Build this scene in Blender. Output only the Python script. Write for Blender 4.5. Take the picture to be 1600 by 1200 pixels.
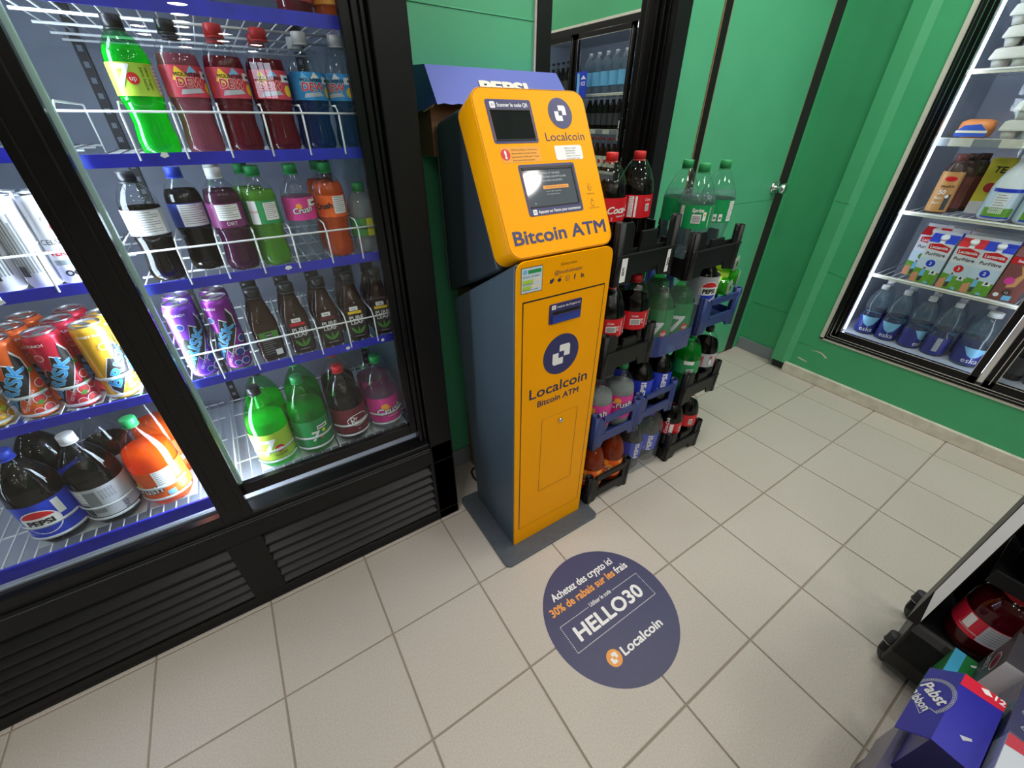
import bpy, math, random
from mathutils import Vector, Matrix
random.seed(7)
for o in list(bpy.data.objects): bpy.data.objects.remove(o)
SC = bpy.context.scene
COL = SC.collection
PI = math.pi
S = 0.305                                   # floor tile pitch in metres

# ------------------------------------------------------------------ camera, light, exposure
cam = bpy.data.objects.new('camera', bpy.data.cameras.new('camera'))
COL.objects.link(cam)
cam.data.sensor_fit = 'HORIZONTAL'; cam.data.sensor_width = 36.0
cam.data.lens = 635.43 / 1600 * 36
cam.data.clip_start = 0.02; cam.data.clip_end = 60
cam.matrix_world = Matrix(((0.84016376, 0.29303849, -0.45634779, -0.12506743 * S),
                           (-0.54232633, 0.4580684, -0.70431207, -3.40256658 * S),
                           (0.00264796, 0.8392269, 0.54377496, 4.37423809 * S), (0, 0, 0, 1)))
SC.camera = cam
W = bpy.data.worlds.new('world'); SC.world = W; W.use_nodes = True
W.node_tree.nodes['Background'].inputs[0].default_value = (0.9, 0.95, 1, 1)
W.node_tree.nodes['Background'].inputs[1].default_value = 0.15
SC.view_settings.view_transform = 'Standard'; SC.view_settings.look = 'None'
SC.view_settings.gamma = 1.0; SC.view_settings.use_curve_mapping = False
SC.view_settings.exposure = 0.0
SC.cycles.transparent_max_bounces = 40
SC.cycles.max_bounces = 10; SC.cycles.transmission_bounces = 8
SC.cycles.caustics_reflective = False; SC.cycles.caustics_refractive = False
LAMP_W = 53.0                               # emission of the ceiling lamps
LED_W = 30.0                                # emission of the cooler LED strips

# ------------------------------------------------------------------ materials
def lin(c):
    return tuple((v / 255 / 12.92 if v / 255 <= 0.04045 else ((v / 255 + 0.055) / 1.055) ** 2.4) for v in c[:3]) + (1,)
MAT = {}
def _new(name):
    m = bpy.data.materials.new(name); m.use_nodes = True
    nt = m.node_tree; nt.nodes.clear(); MAT[name] = m
    out = nt.nodes.new('ShaderNodeOutputMaterial')
    return m, nt, out
def pm(name, col, rough=0.5, metal=0.0, spec=0.5, noise=0.0, nscale=40, bump=0.0, bscale=120, emit=0, rand=0.0, coat=0.0):
    m, nt, out = _new(name)
    b = nt.nodes.new('ShaderNodeBsdfPrincipled')
    nt.links.new(b.outputs[0], out.inputs[0])
    c = lin(col)
    b.inputs['Base Color'].default_value = c
    b.inputs['Roughness'].default_value = rough; b.inputs['Metallic'].default_value = metal
    b.inputs['Specular IOR Level'].default_value = spec
    b.inputs['Coat Weight'].default_value = coat
    tc = nt.nodes.new('ShaderNodeTexCoord')
    if noise or rand:
        hsv = nt.nodes.new('ShaderNodeHueSaturation'); hsv.inputs['Color'].default_value = c
        n = nt.nodes.new('ShaderNodeTexNoise'); n.inputs['Scale'].default_value = nscale; n.inputs['Detail'].default_value = 6
        nt.links.new(tc.outputs['Object'], n.inputs['Vector'])
        mr = nt.nodes.new('ShaderNodeMapRange'); mr.inputs[3].default_value = 1 - noise; mr.inputs[4].default_value = 1 + noise
        mr.inputs[1].default_value = 0.25; mr.inputs[2].default_value = 0.75
        nt.links.new(n.outputs[0], mr.inputs[0])
        val = mr.outputs[0]
        if rand:
            oi = nt.nodes.new('ShaderNodeObjectInfo'); m2 = nt.nodes.new('ShaderNodeMapRange')
            m2.inputs[3].default_value = 1 - rand; m2.inputs[4].default_value = 1 + rand
            nt.links.new(oi.outputs['Random'], m2.inputs[0])
            mu = nt.nodes.new('ShaderNodeMath'); mu.operation = 'MULTIPLY'
            nt.links.new(val, mu.inputs[0]); nt.links.new(m2.outputs[0], mu.inputs[1]); val = mu.outputs[0]
        nt.links.new(val, hsv.inputs['Value']); nt.links.new(hsv.outputs[0], b.inputs['Base Color'])
    if bump:
        n2 = nt.nodes.new('ShaderNodeTexNoise'); n2.inputs['Scale'].default_value = bscale; n2.inputs['Detail'].default_value = 4
        nt.links.new(tc.outputs['Object'], n2.inputs['Vector'])
        bp = nt.nodes.new('ShaderNodeBump'); bp.inputs['Strength'].default_value = bump; bp.inputs['Distance'].default_value = 0.002
        nt.links.new(n2.outputs[0], bp.inputs['Height']); nt.links.new(bp.outputs[0], b.inputs['Normal'])
    if emit:
        b.inputs['Emission Color'].default_value = c; b.inputs['Emission Strength'].default_value = emit
    return m
def em(name, col, strength):
    m, nt, out = _new(name)
    e = nt.nodes.new('ShaderNodeEmission'); e.inputs[0].default_value = lin(col); e.inputs[1].default_value = strength
    nt.links.new(e.outputs[0], out.inputs[0]); return m
def clear(name, tint=(255, 255, 255), ior=1.45, rough=0.02, milk=0.0, milkcol=(255, 255, 255), gain=1.0, bump=0, bscale=60):
    """thin clear sheet: see-through, fresnel gloss, optional milky scatter"""
    m, nt, out = _new(name)
    t = nt.nodes.new('ShaderNodeBsdfTransparent'); t.inputs[0].default_value = lin(tint)
    g = nt.nodes.new('ShaderNodeBsdfGlossy'); g.inputs['Roughness'].default_value = rough
    fr = nt.nodes.new('ShaderNodeLayerWeight'); fr.inputs['Blend'].default_value = 0.5
    po = nt.nodes.new('ShaderNodeMath'); po.operation = 'POWER'; po.inputs[1].default_value = 5
    mx = nt.nodes.new('ShaderNodeMixShader')
    r0 = ((ior - 1) / (ior + 1)) ** 2 * gain
    mu = nt.nodes.new('ShaderNodeMath'); mu.operation = 'MULTIPLY_ADD'; mu.inputs[1].default_value = 1 - r0; mu.inputs[2].default_value = r0; mu.use_clamp = True
    nt.links.new(fr.outputs['Facing'], po.inputs[0]); nt.links.new(po.outputs[0], mu.inputs[0]); nt.links.new(mu.outputs[0], mx.inputs[0])
    first = t
    if milk:
        d = nt.nodes.new('ShaderNodeBsdfDiffuse'); d.inputs[0].default_value = lin(milkcol)
        m2 = nt.nodes.new('ShaderNodeMixShader'); m2.inputs[0].default_value = milk
        nt.links.new(t.outputs[0], m2.inputs[1]); nt.links.new(d.outputs[0], m2.inputs[2]); first = m2
    nt.links.new(first.outputs[0], mx.inputs[1]); nt.links.new(g.outputs[0], mx.inputs[2])
    if bump:
        tc = nt.nodes.new('ShaderNodeTexCoord'); n2 = nt.nodes.new('ShaderNodeTexNoise'); n2.inputs['Scale'].default_value = bscale
        nt.links.new(tc.outputs['Object'], n2.inputs['Vector'])
        bp = nt.nodes.new('ShaderNodeBump'); bp.inputs['Strength'].default_value = bump; bp.inputs['Distance'].default_value = 0.01
        nt.links.new(n2.outputs[0], bp.inputs['Height'])
        nt.links.new(bp.outputs[0], g.inputs['Normal']); nt.links.new(bp.outputs[0], fr.inputs['Normal'])
    nt.links.new(mx.outputs[0], out.inputs[0]); return m
def liq(name, tint, col, body=0.5):
    """coloured drink: part see-through, part scattering"""
    m, nt, out = _new(name)
    t = nt.nodes.new('ShaderNodeBsdfTransparent'); t.inputs[0].default_value = lin(tint)
    d = nt.nodes.new('ShaderNodeBsdfDiffuse'); d.inputs[0].default_value = lin(col)
    tr = nt.nodes.new('ShaderNodeBsdfTranslucent'); tr.inputs[0].default_value = lin(col)
    a = nt.nodes.new('ShaderNodeMixShader'); a.inputs[0].default_value = 0.4
    b = nt.nodes.new('ShaderNodeMixShader'); b.inputs[0].default_value = body
    nt.links.new(d.outputs[0], a.inputs[1]); nt.links.new(tr.outputs[0], a.inputs[2])
    nt.links.new(t.outputs[0], b.inputs[1]); nt.links.new(a.outputs[0], b.inputs[2])
    nt.links.new(b.outputs[0], out.inputs[0]); return m

pm('tile', (190, 182, 173), 0.42, noise=0.13, nscale=230, rand=0.025, bump=0.15, bscale=400, spec=0.4)
pm('grout', (152, 140, 126), 0.9)
pm('green_wall', (78, 168, 124), 0.42, noise=0.05, nscale=6, bump=0.25, bscale=14)
pm('green_dark', (66, 164, 112), 0.45, noise=0.05, nscale=6, bump=0.2, bscale=14)
pm('green_trim', (72, 162, 112), 0.4, noise=0.04, nscale=9)
pm('white_trim', (205, 202, 190), 0.5, noise=0.08, nscale=30)
pm('white_kick', (206, 200, 184), 0.6, noise=0.16, nscale=22)
pm('base_grey', (128, 134, 140), 0.5, noise=0.05, nscale=30)
pm('ceiling', (235, 233, 226), 0.9)
pm('wall_far', (140, 134, 127), 0.8)
pm('dark_gap', (24, 22, 22), 0.7)
pm('wood_edge', (150, 112, 78), 0.7)
pm('grill_black', (30, 30, 32), 0.36, spec=0.3, noise=0.15, nscale=50)
pm('black_metal', (17, 17, 18), 0.36, spec=0.25, noise=0.2, nscale=60, bump=0.06, bscale=160)
pm('black_frame', (10, 10, 11), 0.25, spec=0.3, noise=0.2, nscale=30)
pm('black_plastic', (17, 17, 18), 0.42, spec=0.35, noise=0.15, nscale=90, bump=0.1, bscale=300)
pm('black_rubber', (40, 40, 43), 0.6)
pm('blue_plastic', (47, 62, 122), 0.38, noise=0.08, nscale=40)
pm('chrome', (225, 226, 228), 0.15, metal=1)
pm('alum', (205, 208, 212), 0.28, metal=1)
pm('cooler_white', (176, 182, 196), 0.5, noise=0.06, nscale=12)
pm('cooler_grey', (104, 110, 126), 0.5, noise=0.1, nscale=14)
pm('wire_white', (236, 238, 240), 0.4)
pm('strip_blue', (44, 48, 190), 0.35, noise=0.25, nscale=26)
pm('cream_strip', (226, 222, 204), 0.45)
pm('line_grey', (138, 140, 146), 0.5)
pm('atm_grey', (72, 86, 99), 0.42, noise=0.06, nscale=8, bump=0.05, bscale=300)
pm('atm_dark', (38, 46, 55), 0.45)
pm('atm_yellow', (255, 170, 0), 0.4, spec=0.12, noise=0.015, nscale=10)
pm('atm_base', (78, 84, 92), 0.5, noise=0.13, nscale=55)
pm('navy', (52, 52, 104), 0.4)
pm('navy_print', (50, 44, 78), 0.45)
pm('decal_navy', (62, 62, 100), 0.45, noise=0.05, nscale=40)
pm('print_black', (28, 26, 28), 0.5)
pm('print_brown', (120, 86, 20), 0.5)
pm('print_white', (240, 240, 240), 0.45)
pm('print_orange', (240, 160, 66), 0.45)
pm('warn_yellow', (236, 158, 22), 0.4)
pm('screen', (22, 25, 28), 0.08, noise=0.25, nscale=30)
pm('screen_lit', (78, 84, 92), 0.06, emit=0.22)
pm('slot_blue', (44, 66, 160), 0.3)
pm('red', (214, 28, 38), 0.4)
pm('coke_red', (206, 20, 36), 0.38)
pm('cap_red', (205, 34, 42), 0.4)
pm('cap_green', (40, 150, 84), 0.4)
pm('cap_black', (26, 28, 34), 0.35)
pm('cap_white', (232, 232, 234), 0.4)
pm('cap_blue', (46, 70, 190), 0.4)
pm('sprite_green', (8, 148, 82), 0.38)
pm('up_green', (26, 138, 72), 0.4)
pm('lime_label', (178, 214, 70), 0.4)
pm('pink', (222, 58, 150), 0.4)
pm('pink_light', (240, 130, 190), 0.4)
pm('orange_label', (244, 104, 32), 0.4, noise=0.08, nscale=60)
pm('orange_pale', (250, 170, 60), 0.4)
pm('pepsi_blue', (32, 62, 200), 0.38)
pm('box_blue', (70, 90, 184), 0.5)
pm('box_blue_side', (62, 86, 176), 0.5)
pm('silver_label', (186, 190, 198), 0.4)
pm('maroon', (110, 26, 44), 0.4)
pm('grape', (120, 34, 100), 0.4)
pm('dew_red', (214, 70, 92), 0.4, noise=0.15, nscale=60)
pm('dew_blue', (52, 150, 220), 0.4, noise=0.15, nscale=60)
pm('sky_blue', (120, 190, 232), 0.4)
pm('yellow', (244, 206, 50), 0.4)
pm('lemon', (230, 224, 60), 0.4)
pm('leaf', (76, 140, 50), 0.5)
pm('tea_label', (44, 34, 34), 0.45)
pm('purple_can', (124, 64, 196), 0.3, metal=0.35)
pm('violet_can', (136, 36, 150), 0.3, metal=0.35)
pm('berry_blue', (40, 62, 140), 0.35)
pm('ice_blue', (130, 190, 226), 0.35)
pm('can_red', (206, 38, 64), 0.3, metal=0.3)
pm('can_orange', (236, 104, 44), 0.3, metal=0.3)
pm('can_yellow', (236, 178, 52), 0.3, metal=0.3)
pm('strip_white', (248, 252, 252), 0.4)
pm('gasket', (196, 226, 222), 0.35)
pm('can_white', (228, 230, 236), 0.35)
pm('fruit_red', (210, 60, 60), 0.5)
pm('cardboard', (122, 92, 66), 0.8, noise=0.08, nscale=60)
pm('card_edge', (206, 186, 140), 0.8)
pm('beer_blue', (38, 38, 158), 0.4)
pm('beer_navy', (34, 32, 92), 0.45)
pm('beer_red', (216, 32, 60), 0.4)
pm('film_grey', (104, 100, 124), 0.35, noise=0.12, nscale=30)
pm('cyan_card', (70, 176, 220), 0.45)
pm('green_card', (30, 122, 60), 0.4)
pm('dark_card', (66, 64, 70), 0.45)
pm('egg_tray', (206, 206, 198), 0.8, noise=0.05, nscale=60)
pm('jug_white', (226, 232, 236), 0.35)
pm('choc', (128, 72, 68), 0.4)
pm('choc_dark', (72, 48, 44), 0.3)
pm('tan_label', (206, 150, 92), 0.4)
pm('grass_print', (106, 164, 50), 0.45, noise=0.2, nscale=60)
pm('sky_print', (204, 222, 236), 0.45)
pm('eska_blue', (46, 52, 132), 0.4)
pm('bread_orange', (226, 140, 80), 0.4)
pm('bread_blue', (60, 92, 190), 0.4)
pm('shelf_tag_yellow', (232, 220, 70), 0.5)
pm('skin_print', (222, 150, 110), 0.5)
clear('pet', (250, 252, 252), 1.45, 0.035, gain=1.35)
clear('pet_green', (165, 240, 185), 1.45, 0.035, gain=1.35)
clear('glass_door', (240, 246, 246), 1.5, 0.0, gain=1.15)
clear('glass_right', (240, 246, 246), 1.5, 0.0, gain=0.7)
clear('film', (244, 247, 250), 1.5, 0.10, milk=0.05, milkcol=(225, 230, 240), gain=1.3, bump=0.12, bscale=45)
clear('film_blue', (150, 160, 215), 1.5, 0.10, milk=0.5, milkcol=(84, 98, 172), gain=1.3, bump=0.12, bscale=45)
clear('frost', (235, 240, 242), 1.45, 0.2, milk=0.6, milkcol=(240, 246, 248))
liq('cola', (40, 22, 20), (16, 9, 9), 0.93)
liq('lime_drink', (150, 245, 150), (40, 222, 90), 0.55)
liq('green_drink', (130, 235, 155), (28, 190, 96), 0.5)
liq('pack_green', (170, 235, 200), (96, 176, 134), 0.6)
liq('yellowgreen', (190, 235, 110), (120, 200, 60), 0.6)
liq('orange_drink', (250, 150, 60), (250, 104, 24), 0.82)
liq('amber_orange', (200, 90, 40), (176, 66, 26), 0.8)
liq('pink_drink', (230, 160, 176), (196, 112, 134), 0.6)
liq('red_drink', (190, 70, 90), (150, 40, 60), 0.65)
liq('grape_drink', (110, 40, 80), (92, 30, 70), 0.8)
liq('blue_drink', (120, 150, 220), (56, 80, 150), 0.5)
liq('cloudy', (225, 228, 226), (196, 202, 204), 0.7)
liq('water', (236, 242, 246), (205, 220, 230), 0.1)
liq('tea_drink', (110, 66, 40), (84, 50, 36), 0.72)
liq('punch', (110, 14, 26), (92, 8, 20), 0.85)
em('led', (226, 240, 255), LED_W)
em('led_fill_right', (226, 238, 255), 10.0)
em('lamp', (255, 250, 245), LAMP_W)
em('daylight', (225, 235, 255), 9.0)
def mirror_mat():
    m, nt, out = _new('dark_mirror')
    g = nt.nodes.new('ShaderNodeBsdfGlossy'); g.inputs[0].default_value = (0.62, 0.63, 0.61, 1); g.inputs['Roughness'].default_value = 0.0
    nt.links.new(g.outputs[0], out.inputs[0])
mirror_mat()

# ------------------------------------------------------------------ mesh helpers
_txt = {}
def text2d(s, bold=0.0, spacing=1.0, shear=0.0):
    k = (s, bold, spacing, shear)
    if k not in _txt:
        c = bpy.data.curves.new('t', 'FONT'); c.body = s; c.size = 1.0; c.offset = bold
        c.space_character = spacing; c.shear = shear; c.resolution_u = 3; c.align_x = 'LEFT'
        o = bpy.data.objects.new('t', c); me = bpy.data.meshes.new_from_object(o)
        vs = [(v.co.x, v.co.y) for v in me.vertices]; fs = [tuple(p.vertices) for p in me.polygons]
        bpy.data.meshes.remove(me); bpy.data.objects.remove(o); bpy.data.curves.remove(c)
        if vs:
            x0 = min(v[0] for v in vs); x1 = max(v[0] for v in vs)
        else: x0, x1 = 0, 1
        _txt[k] = ([(x - x0, y) for x, y in vs], fs, x1 - x0)
    return _txt[k]
def rrect(x0, y0, x1, y1, r, n=4, corners=(1, 1, 1, 1)):
    """rounded rectangle outline, corners bl, br, tr, tl"""
    pts = []
    for k, (cx, cy, a) in enumerate(((x0 + r, y0 + r, PI), (x1 - r, y0 + r, 1.5 * PI), (x1 - r, y1 - r, 0), (x0 + r, y1 - r, 0.5 * PI))):
        if corners[k]:
            for i in range(n + 1):
                t = a + i / n * PI / 2; pts.append((cx + r * math.cos(t), cy + r * math.sin(t)))
        else:
            pts.append(((x0, y0), (x1, y0), (x1, y1), (x0, y1))[k])
    return pts
def circle(cx, cy, r, n=24, ry=None):
    ry = ry or r
    return [(cx + r * math.cos(i / n * 2 * PI), cy + ry * math.sin(i / n * 2 * PI)) for i in range(n)]

class MB:
    def __init__(s): s.v = []; s.f = []; s.m = []; s.mats = []; s.sm = []
    def mi(s, m):
        if m not in s.mats: s.mats.append(m)
        return s.mats.index(m)
    def add(s, vs, fs, m, smooth=False):
        b = len(s.v); s.v += [tuple(v) for v in vs]; k = s.mi(m)
        for f in fs: s.f.append(tuple(i + b for i in f)); s.m.append(k); s.sm.append(smooth)
    def box(s, x0, x1, y0, y1, z0, z1, m):
        s.add([(x0, y0, z0), (x1, y0, z0), (x1, y1, z0), (x0, y1, z0), (x0, y0, z1), (x1, y0, z1), (x1, y1, z1), (x0, y1, z1)],
              [(0, 3, 2, 1), (4, 5, 6, 7), (0, 1, 5, 4), (1, 2, 6, 5), (2, 3, 7, 6), (3, 0, 4, 7)], m)
    def prism(s, poly, fn, d0, d1, m, smooth=False):
        """poly 2-D, fn(u, v, d) -> point; extruded from depth d0 to d1"""
        n = len(poly)
        vs = [fn(u, v, d0) for u, v in poly] + [fn(u, v, d1) for u, v in poly]
        a = [tuple(range(n)), tuple(range(2 * n - 1, n - 1, -1))]
        s.add(vs, a, m)
        b = len(s.v) - 2 * n; k = s.mi(m)
        for i in range(n):
            j = (i + 1) % n
            s.f.append((b + i, b + n + i, b + n + j, b + j)); s.m.append(k); s.sm.append(smooth)
    def poly(s, poly, fn, d, m):
        s.add([fn(u, v, d) for u, v in poly], [tuple(range(len(poly)))], m)
    def lathe(s, prof, m, n=24, c=(0, 0, 0), mod=None, closed=True):
        vs = []; fs = []
        for r, z in prof:
            for i in range(n):
                t = i / n * 2 * PI; rr = r * (mod(t, z) if mod else 1)
                vs.append((c[0] + rr * math.cos(t), c[1] + rr * math.sin(t), c[2] + z))
        for k in range(len(prof) - 1):
            for i in range(n):
                j = (i + 1) % n
                fs.append((k * n + i, k * n + j, (k + 1) * n + j, (k + 1) * n + i))
        if closed:
            fs.append(tuple(range(n - 1, -1, -1))); L = (len(prof) - 1) * n; fs.append(tuple(range(L, L + n)))
        s.add(vs, fs, m, True)
    def tube(s, pts, r, m, n=6, smooth=True):
        P = [Vector(p) for p in pts]; vs = []; fs = []
        for i, p in enumerate(P):
            d = (P[min(i + 1, len(P) - 1)] - P[max(i - 1, 0)]).normalized()
            u = d.cross(Vector((0, 0, 1)) if abs(d.z) < 0.9 else Vector((1, 0, 0))).normalized(); w = d.cross(u)
            for k in range(n):
                t = k / n * 2 * PI; q = p + u * (r * math.cos(t)) + w * (r * math.sin(t)); vs.append(q)
        for i in range(len(P) - 1):
            for k in range(n):
                j = (k + 1) % n; fs.append((i * n + k, i * n + j, (i + 1) * n + j, (i + 1) * n + k))
        fs.append(tuple(range(n - 1, -1, -1))); L = (len(P) - 1) * n; fs.append(tuple(range(L, L + n)))
        s.add(vs, fs, m, smooth)
    def flat(s, poly, fn, d, m, maxlen=None):
        """filled outline laid on a surface fn(u, v, d), split finely enough to follow a bend"""
        if not maxlen: s.poly(poly, fn, d, m); return
        u0 = min(p[0] for p in poly); u1 = max(p[0] for p in poly); k = max(1, math.ceil((u1 - u0) / maxlen))
        for i in range(k):
            a = u0 + (u1 - u0) * i / k; b = u0 + (u1 - u0) * (i + 1) / k
            q = _clip(_clip(poly, a, 1), b, -1)
            if len(q) > 2: s.poly(q, fn, d, m)
    def text(s, t, fn, u, v, size, m, d=0.0006, align='c', bold=0.0, width=None, spacing=1.0, shear=0.0, rot=0.0, maxlen=None):
        vs, fs, w = text2d(t, 0.0, spacing, shear)
        kx = size if not width else width / (w + 2 * bold)
        off = {'l': 0, 'c': -w * kx / 2, 'r': -w * kx}[align]
        ca, sa = math.cos(rot), math.sin(rot)
        B = bold
        sh = [(0, 0)] if not B else [(B * math.cos(a * PI / 4), B * math.sin(a * PI / 4)) for a in range(8)] if B > .025 else [(B, B), (-B, B), (-B, -B), (B, -B)]
        for k, (bx, by) in enumerate(sh):
            P = [(u + ((x + bx) * kx + off) * ca - ((y + by) * size) * sa, v + ((x + bx) * kx + off) * sa + ((y + by) * size) * ca) for x, y in vs]
            dd = d + k * 1.5e-5
            if maxlen:
                for f in fs: s.flat([P[i] for i in f], fn, dd, m, maxlen)
            else:
                s.add([fn(a, b, dd) for a, b in P], fs, m)
    def build(s, name, parent=None, loc=None, rotz=0, bevel=0, seg=2):
        me = bpy.data.meshes.new(name); me.from_pydata(s.v, [], s.f)
        for m in s.mats: me.materials.append(MAT[m])
        me.polygons.foreach_set('material_index', s.m); me.polygons.foreach_set('use_smooth', s.sm)
        me.update()
        o = bpy.data.objects.new(name, me); COL.objects.link(o)
        if parent: o.parent = parent
        if loc: o.location = loc
        o.rotation_euler.z = rotz
        if bevel:
            b = o.modifiers.new('b', 'BEVEL'); b.width = bevel; b.segments = seg; b.limit_method = 'ANGLE'; b.angle_limit = 0.7
        return o
def _clip(poly, a, sgn):
    out = []
    for i, p in enumerate(poly):
        q = poly[(i + 1) % len(poly)]; ip = (p[0] - a) * sgn >= -1e-9; iq = (q[0] - a) * sgn >= -1e-9
        if ip: out.append(p)
        if ip != iq:
            t = (a - p[0]) / (q[0] - p[0]); out.append((a, p[1] + t * (q[1] - p[1])))
    return out
def plane(o, u, v):
    O = Vector(o); U = Vector(u).normalized(); V = Vector(v).normalized(); N = U.cross(V)
    return lambda a, b, d: O + U * a + V * b + N * d
def cyl(r, z0=0.0):
    return lambda a, b, d: ((r + d) * math.sin(a / r), -(r + d) * math.cos(a / r), z0 + b)
def tag(o, label=None, cat=None, group=None, kind=None):
    if label: o['label'] = label
    if cat: o['category'] = cat
    if group: o['group'] = group
    if kind: o['kind'] = kind
    return o
def thing(name, label, cat, loc=(0, 0, 0), rz=0, group=None):
    o = bpy.data.objects.new(name, None); COL.objects.link(o); o.location = loc; o.rotation_euler.z = rz
    o.empty_display_size = 0.05
    return tag(o, label, cat, group)
def struct(o): o['kind'] = 'structure'; return o
def dup(root, loc, rz, label, group=None):
    def cp(o, par):
        c = o.copy(); COL.objects.link(c); c.parent = par
        for ch in list(o.children): cp(ch, c)
        return c
    r = cp(root, None); r.location = loc; r.rotation_euler.z = rz; r['label'] = label
    if group: r['group'] = group
    return r
# ------------------------------------------------------------------ the setting
XY = lambda u, v, d: (u, v, d)              # horizontal
XZ = lambda y0: (lambda u, v, d: (u, y0 - d, v))      # faces -y
YZ = lambda x0: (lambda u, v, d: (x0 - d, u, v))      # faces -x
FLOORZ = 0.0
b = MB(); b.box(-4.2, 3.4, -13, 0.9, -0.06, -0.0035, 'grout'); floor = struct(b.build('floor'))
# tiles that show: one object each
tm = MB()
g = 0.0024
tm.v = []; 
q = S / 2 - g; r = q - 0.0016
tm.add([(-q, -q, -0.004), (q, -q, -0.004), (q, q, -0.004), (-q, q, -0.004), (-q, -q, -0.0012), (q, -q, -0.0012), (q, q, -0.0012), (-q, q, -0.0012),
        (-r, -r, 0), (r, -r, 0), (r, r, 0), (-r, r, 0)],
       [(0, 1, 5, 4), (1, 2, 6, 5), (2, 3, 7, 6), (3, 0, 4, 7), (4, 5, 9, 8), (5, 6, 10, 9), (6, 7, 11, 10), (7, 4, 8, 11), (8, 9, 10, 11)], 'tile')
t0 = None; rest = MB()
for i in range(-13, 9):
    for j in range(-2, 42):
        cx, cy = (i + 0.5) * S, -(j - 0.5) * S
        if -4 <= i <= 8 and -1 <= j <= 5 and not (i < 1 and j < 0):
            if t0 is None:
                t0 = tm.build('tile', floor, (cx, cy, 0))
            else:
                c = t0.copy(); COL.objects.link(c); c.location = (cx, cy, 0)
        elif j >= 0:
            rest.add([(cx + a * q, cy + e * q, -0.0002) for a, e in ((-1, -1), (1, -1), (1, 1), (-1, 1))], [(0, 1, 2, 3)], 'tile')
tag(rest.build('tile_field', floor), kind='stuff')

b = MB(); b.box(-4.3, 3.4, -13, 0.9, 2.6, 2.7, 'ceiling'); struct(b.build('ceiling'))
b = MB(); b.box(-4.3, -4.2, -13, 0.9, 0, 2.6, 'wall_far'); struct(b.build('wall_left'))
b = MB(); b.box(-4.2, 3.4, -13.1, -13, 0, 2.6, 'wall_far'); struct(b.build('wall_front'))
b = MB(); b.box(1.40, 1.85, -13.0, -12.97, 1.80, 2.52, 'daylight')
wn = struct(b.build('window_1'))
f = MB()
for x0, x1, z0, z1 in ((1.35, 1.90, 1.75, 1.80), (1.35, 1.90, 2.52, 2.57), (1.35, 1.40, 1.80, 2.52), (1.85, 1.90, 1.80, 2.52), (1.55, 1.57, 1.80, 2.52), (1.69, 1.71, 1.80, 2.52), (1.40, 1.85, 2.15, 2.18)):
    f.box(x0, x1, -13, -12.94, z0, z1, 'black_metal')
f.build('window_frame', wn)

# back wall, green, with the glazed recess (x .875-1.544) cut out of it
WY = 0.25
b = MB()
b.box(0.39, 0.875, WY, WY + 0.12, 0, 2.6, 'green_wall')
b.box(1.545, 1.7365, WY, WY + 0.12, 0, 2.6, 'green_wall')
b.box(0.875, 1.545, WY, WY + 0.12, 2.15, 2.6, 'green_wall')
b.box(-4.2, 0.39, WY + 0.45, WY + 0.55, 0, 2.6, 'wall_far')
b.box(-4.2, 0.39, 0.66, 0.7, 1.9, 2.6, 'green_wall')
b.box(1.742, 2.8, WY + 0.05, WY + 0.12, 0, 2.6, 'dark_gap')
b.box(2.625, 2.8, WY + 0.0, WY + 0.05, 0, 2.6, 'green_dark')
bw = struct(b.build('wall_back', bevel=0.003))
s_ = MB()                                                    # the seams of the sheet panels on the wall
s_.tube([(0.39, WY - 0.0005, 1.585), (0.874, WY - 0.0005, 1.578)], 0.0016, 'green_wall')
s_.build('panel_seam', bw)
b = MB(); b.box(0.39, 0.875, WY - 0.012, WY, 0, 0.093, 'base_grey'); struct(b.build('baseboard_back', bevel=0.003))
# the black-framed dark glass in the recess mirrors the room
b = MB()
b.box(0.875, 0.926, WY - 0.012, WY + 0.02, 0.12, 2.15, 'black_metal')
b.box(1.47, 1.545, WY - 0.012, WY + 0.02, 0.12, 2.15, 'black_metal')
b.box(0.926, 1.47, WY - 0.012, WY + 0.02, 2.06, 2.15, 'black_metal')
b.box(0.926, 1.47, WY - 0.012, WY + 0.02, 0.12, 0.2, 'black_metal')
for i, (d0, d1, w) in enumerate(((0.02, 0.035, 0.006), (0.035, 0.055, 0.018), (0.055, 0.08, 0.03))):
    b.box(1.47 - w, 1.545, WY + d0, WY + d1, 0.12, 2.15, 'black_frame')
    b.box(0.875, 0.926 + w * 0.3, WY + d0, WY + d1, 0.12, 2.15, 'black_frame')
b.box(0.875, 1.545, WY + 0.085, WY + 0.12, 0, 2.15, 'dark_gap')
dm = thing('display_fridge', 'unlit black framed glass fridge front set into the green wall, mirroring coolers', 'fridge', (0, 0, 0))
b.build('frame', dm, bevel=0.002)
b = MB(); b.box(0.915, 1.465, WY + 0.075, WY + 0.083, 0.18, 2.07, 'dark_mirror'); b.build('glass_pane', dm)
b = MB(); b.box(0.868, 0.875, WY - 0.006, WY + 0.002, 0.12, 2.15, 'white_trim'); b.build('caulk_line', dm)
b = MB(); b.box(0.875, 1.545, WY - 0.01, WY + 0.1, 0, 0.12, 'black_metal'); b.build('plinth', dm)
tag(dm.children[1])
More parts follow.
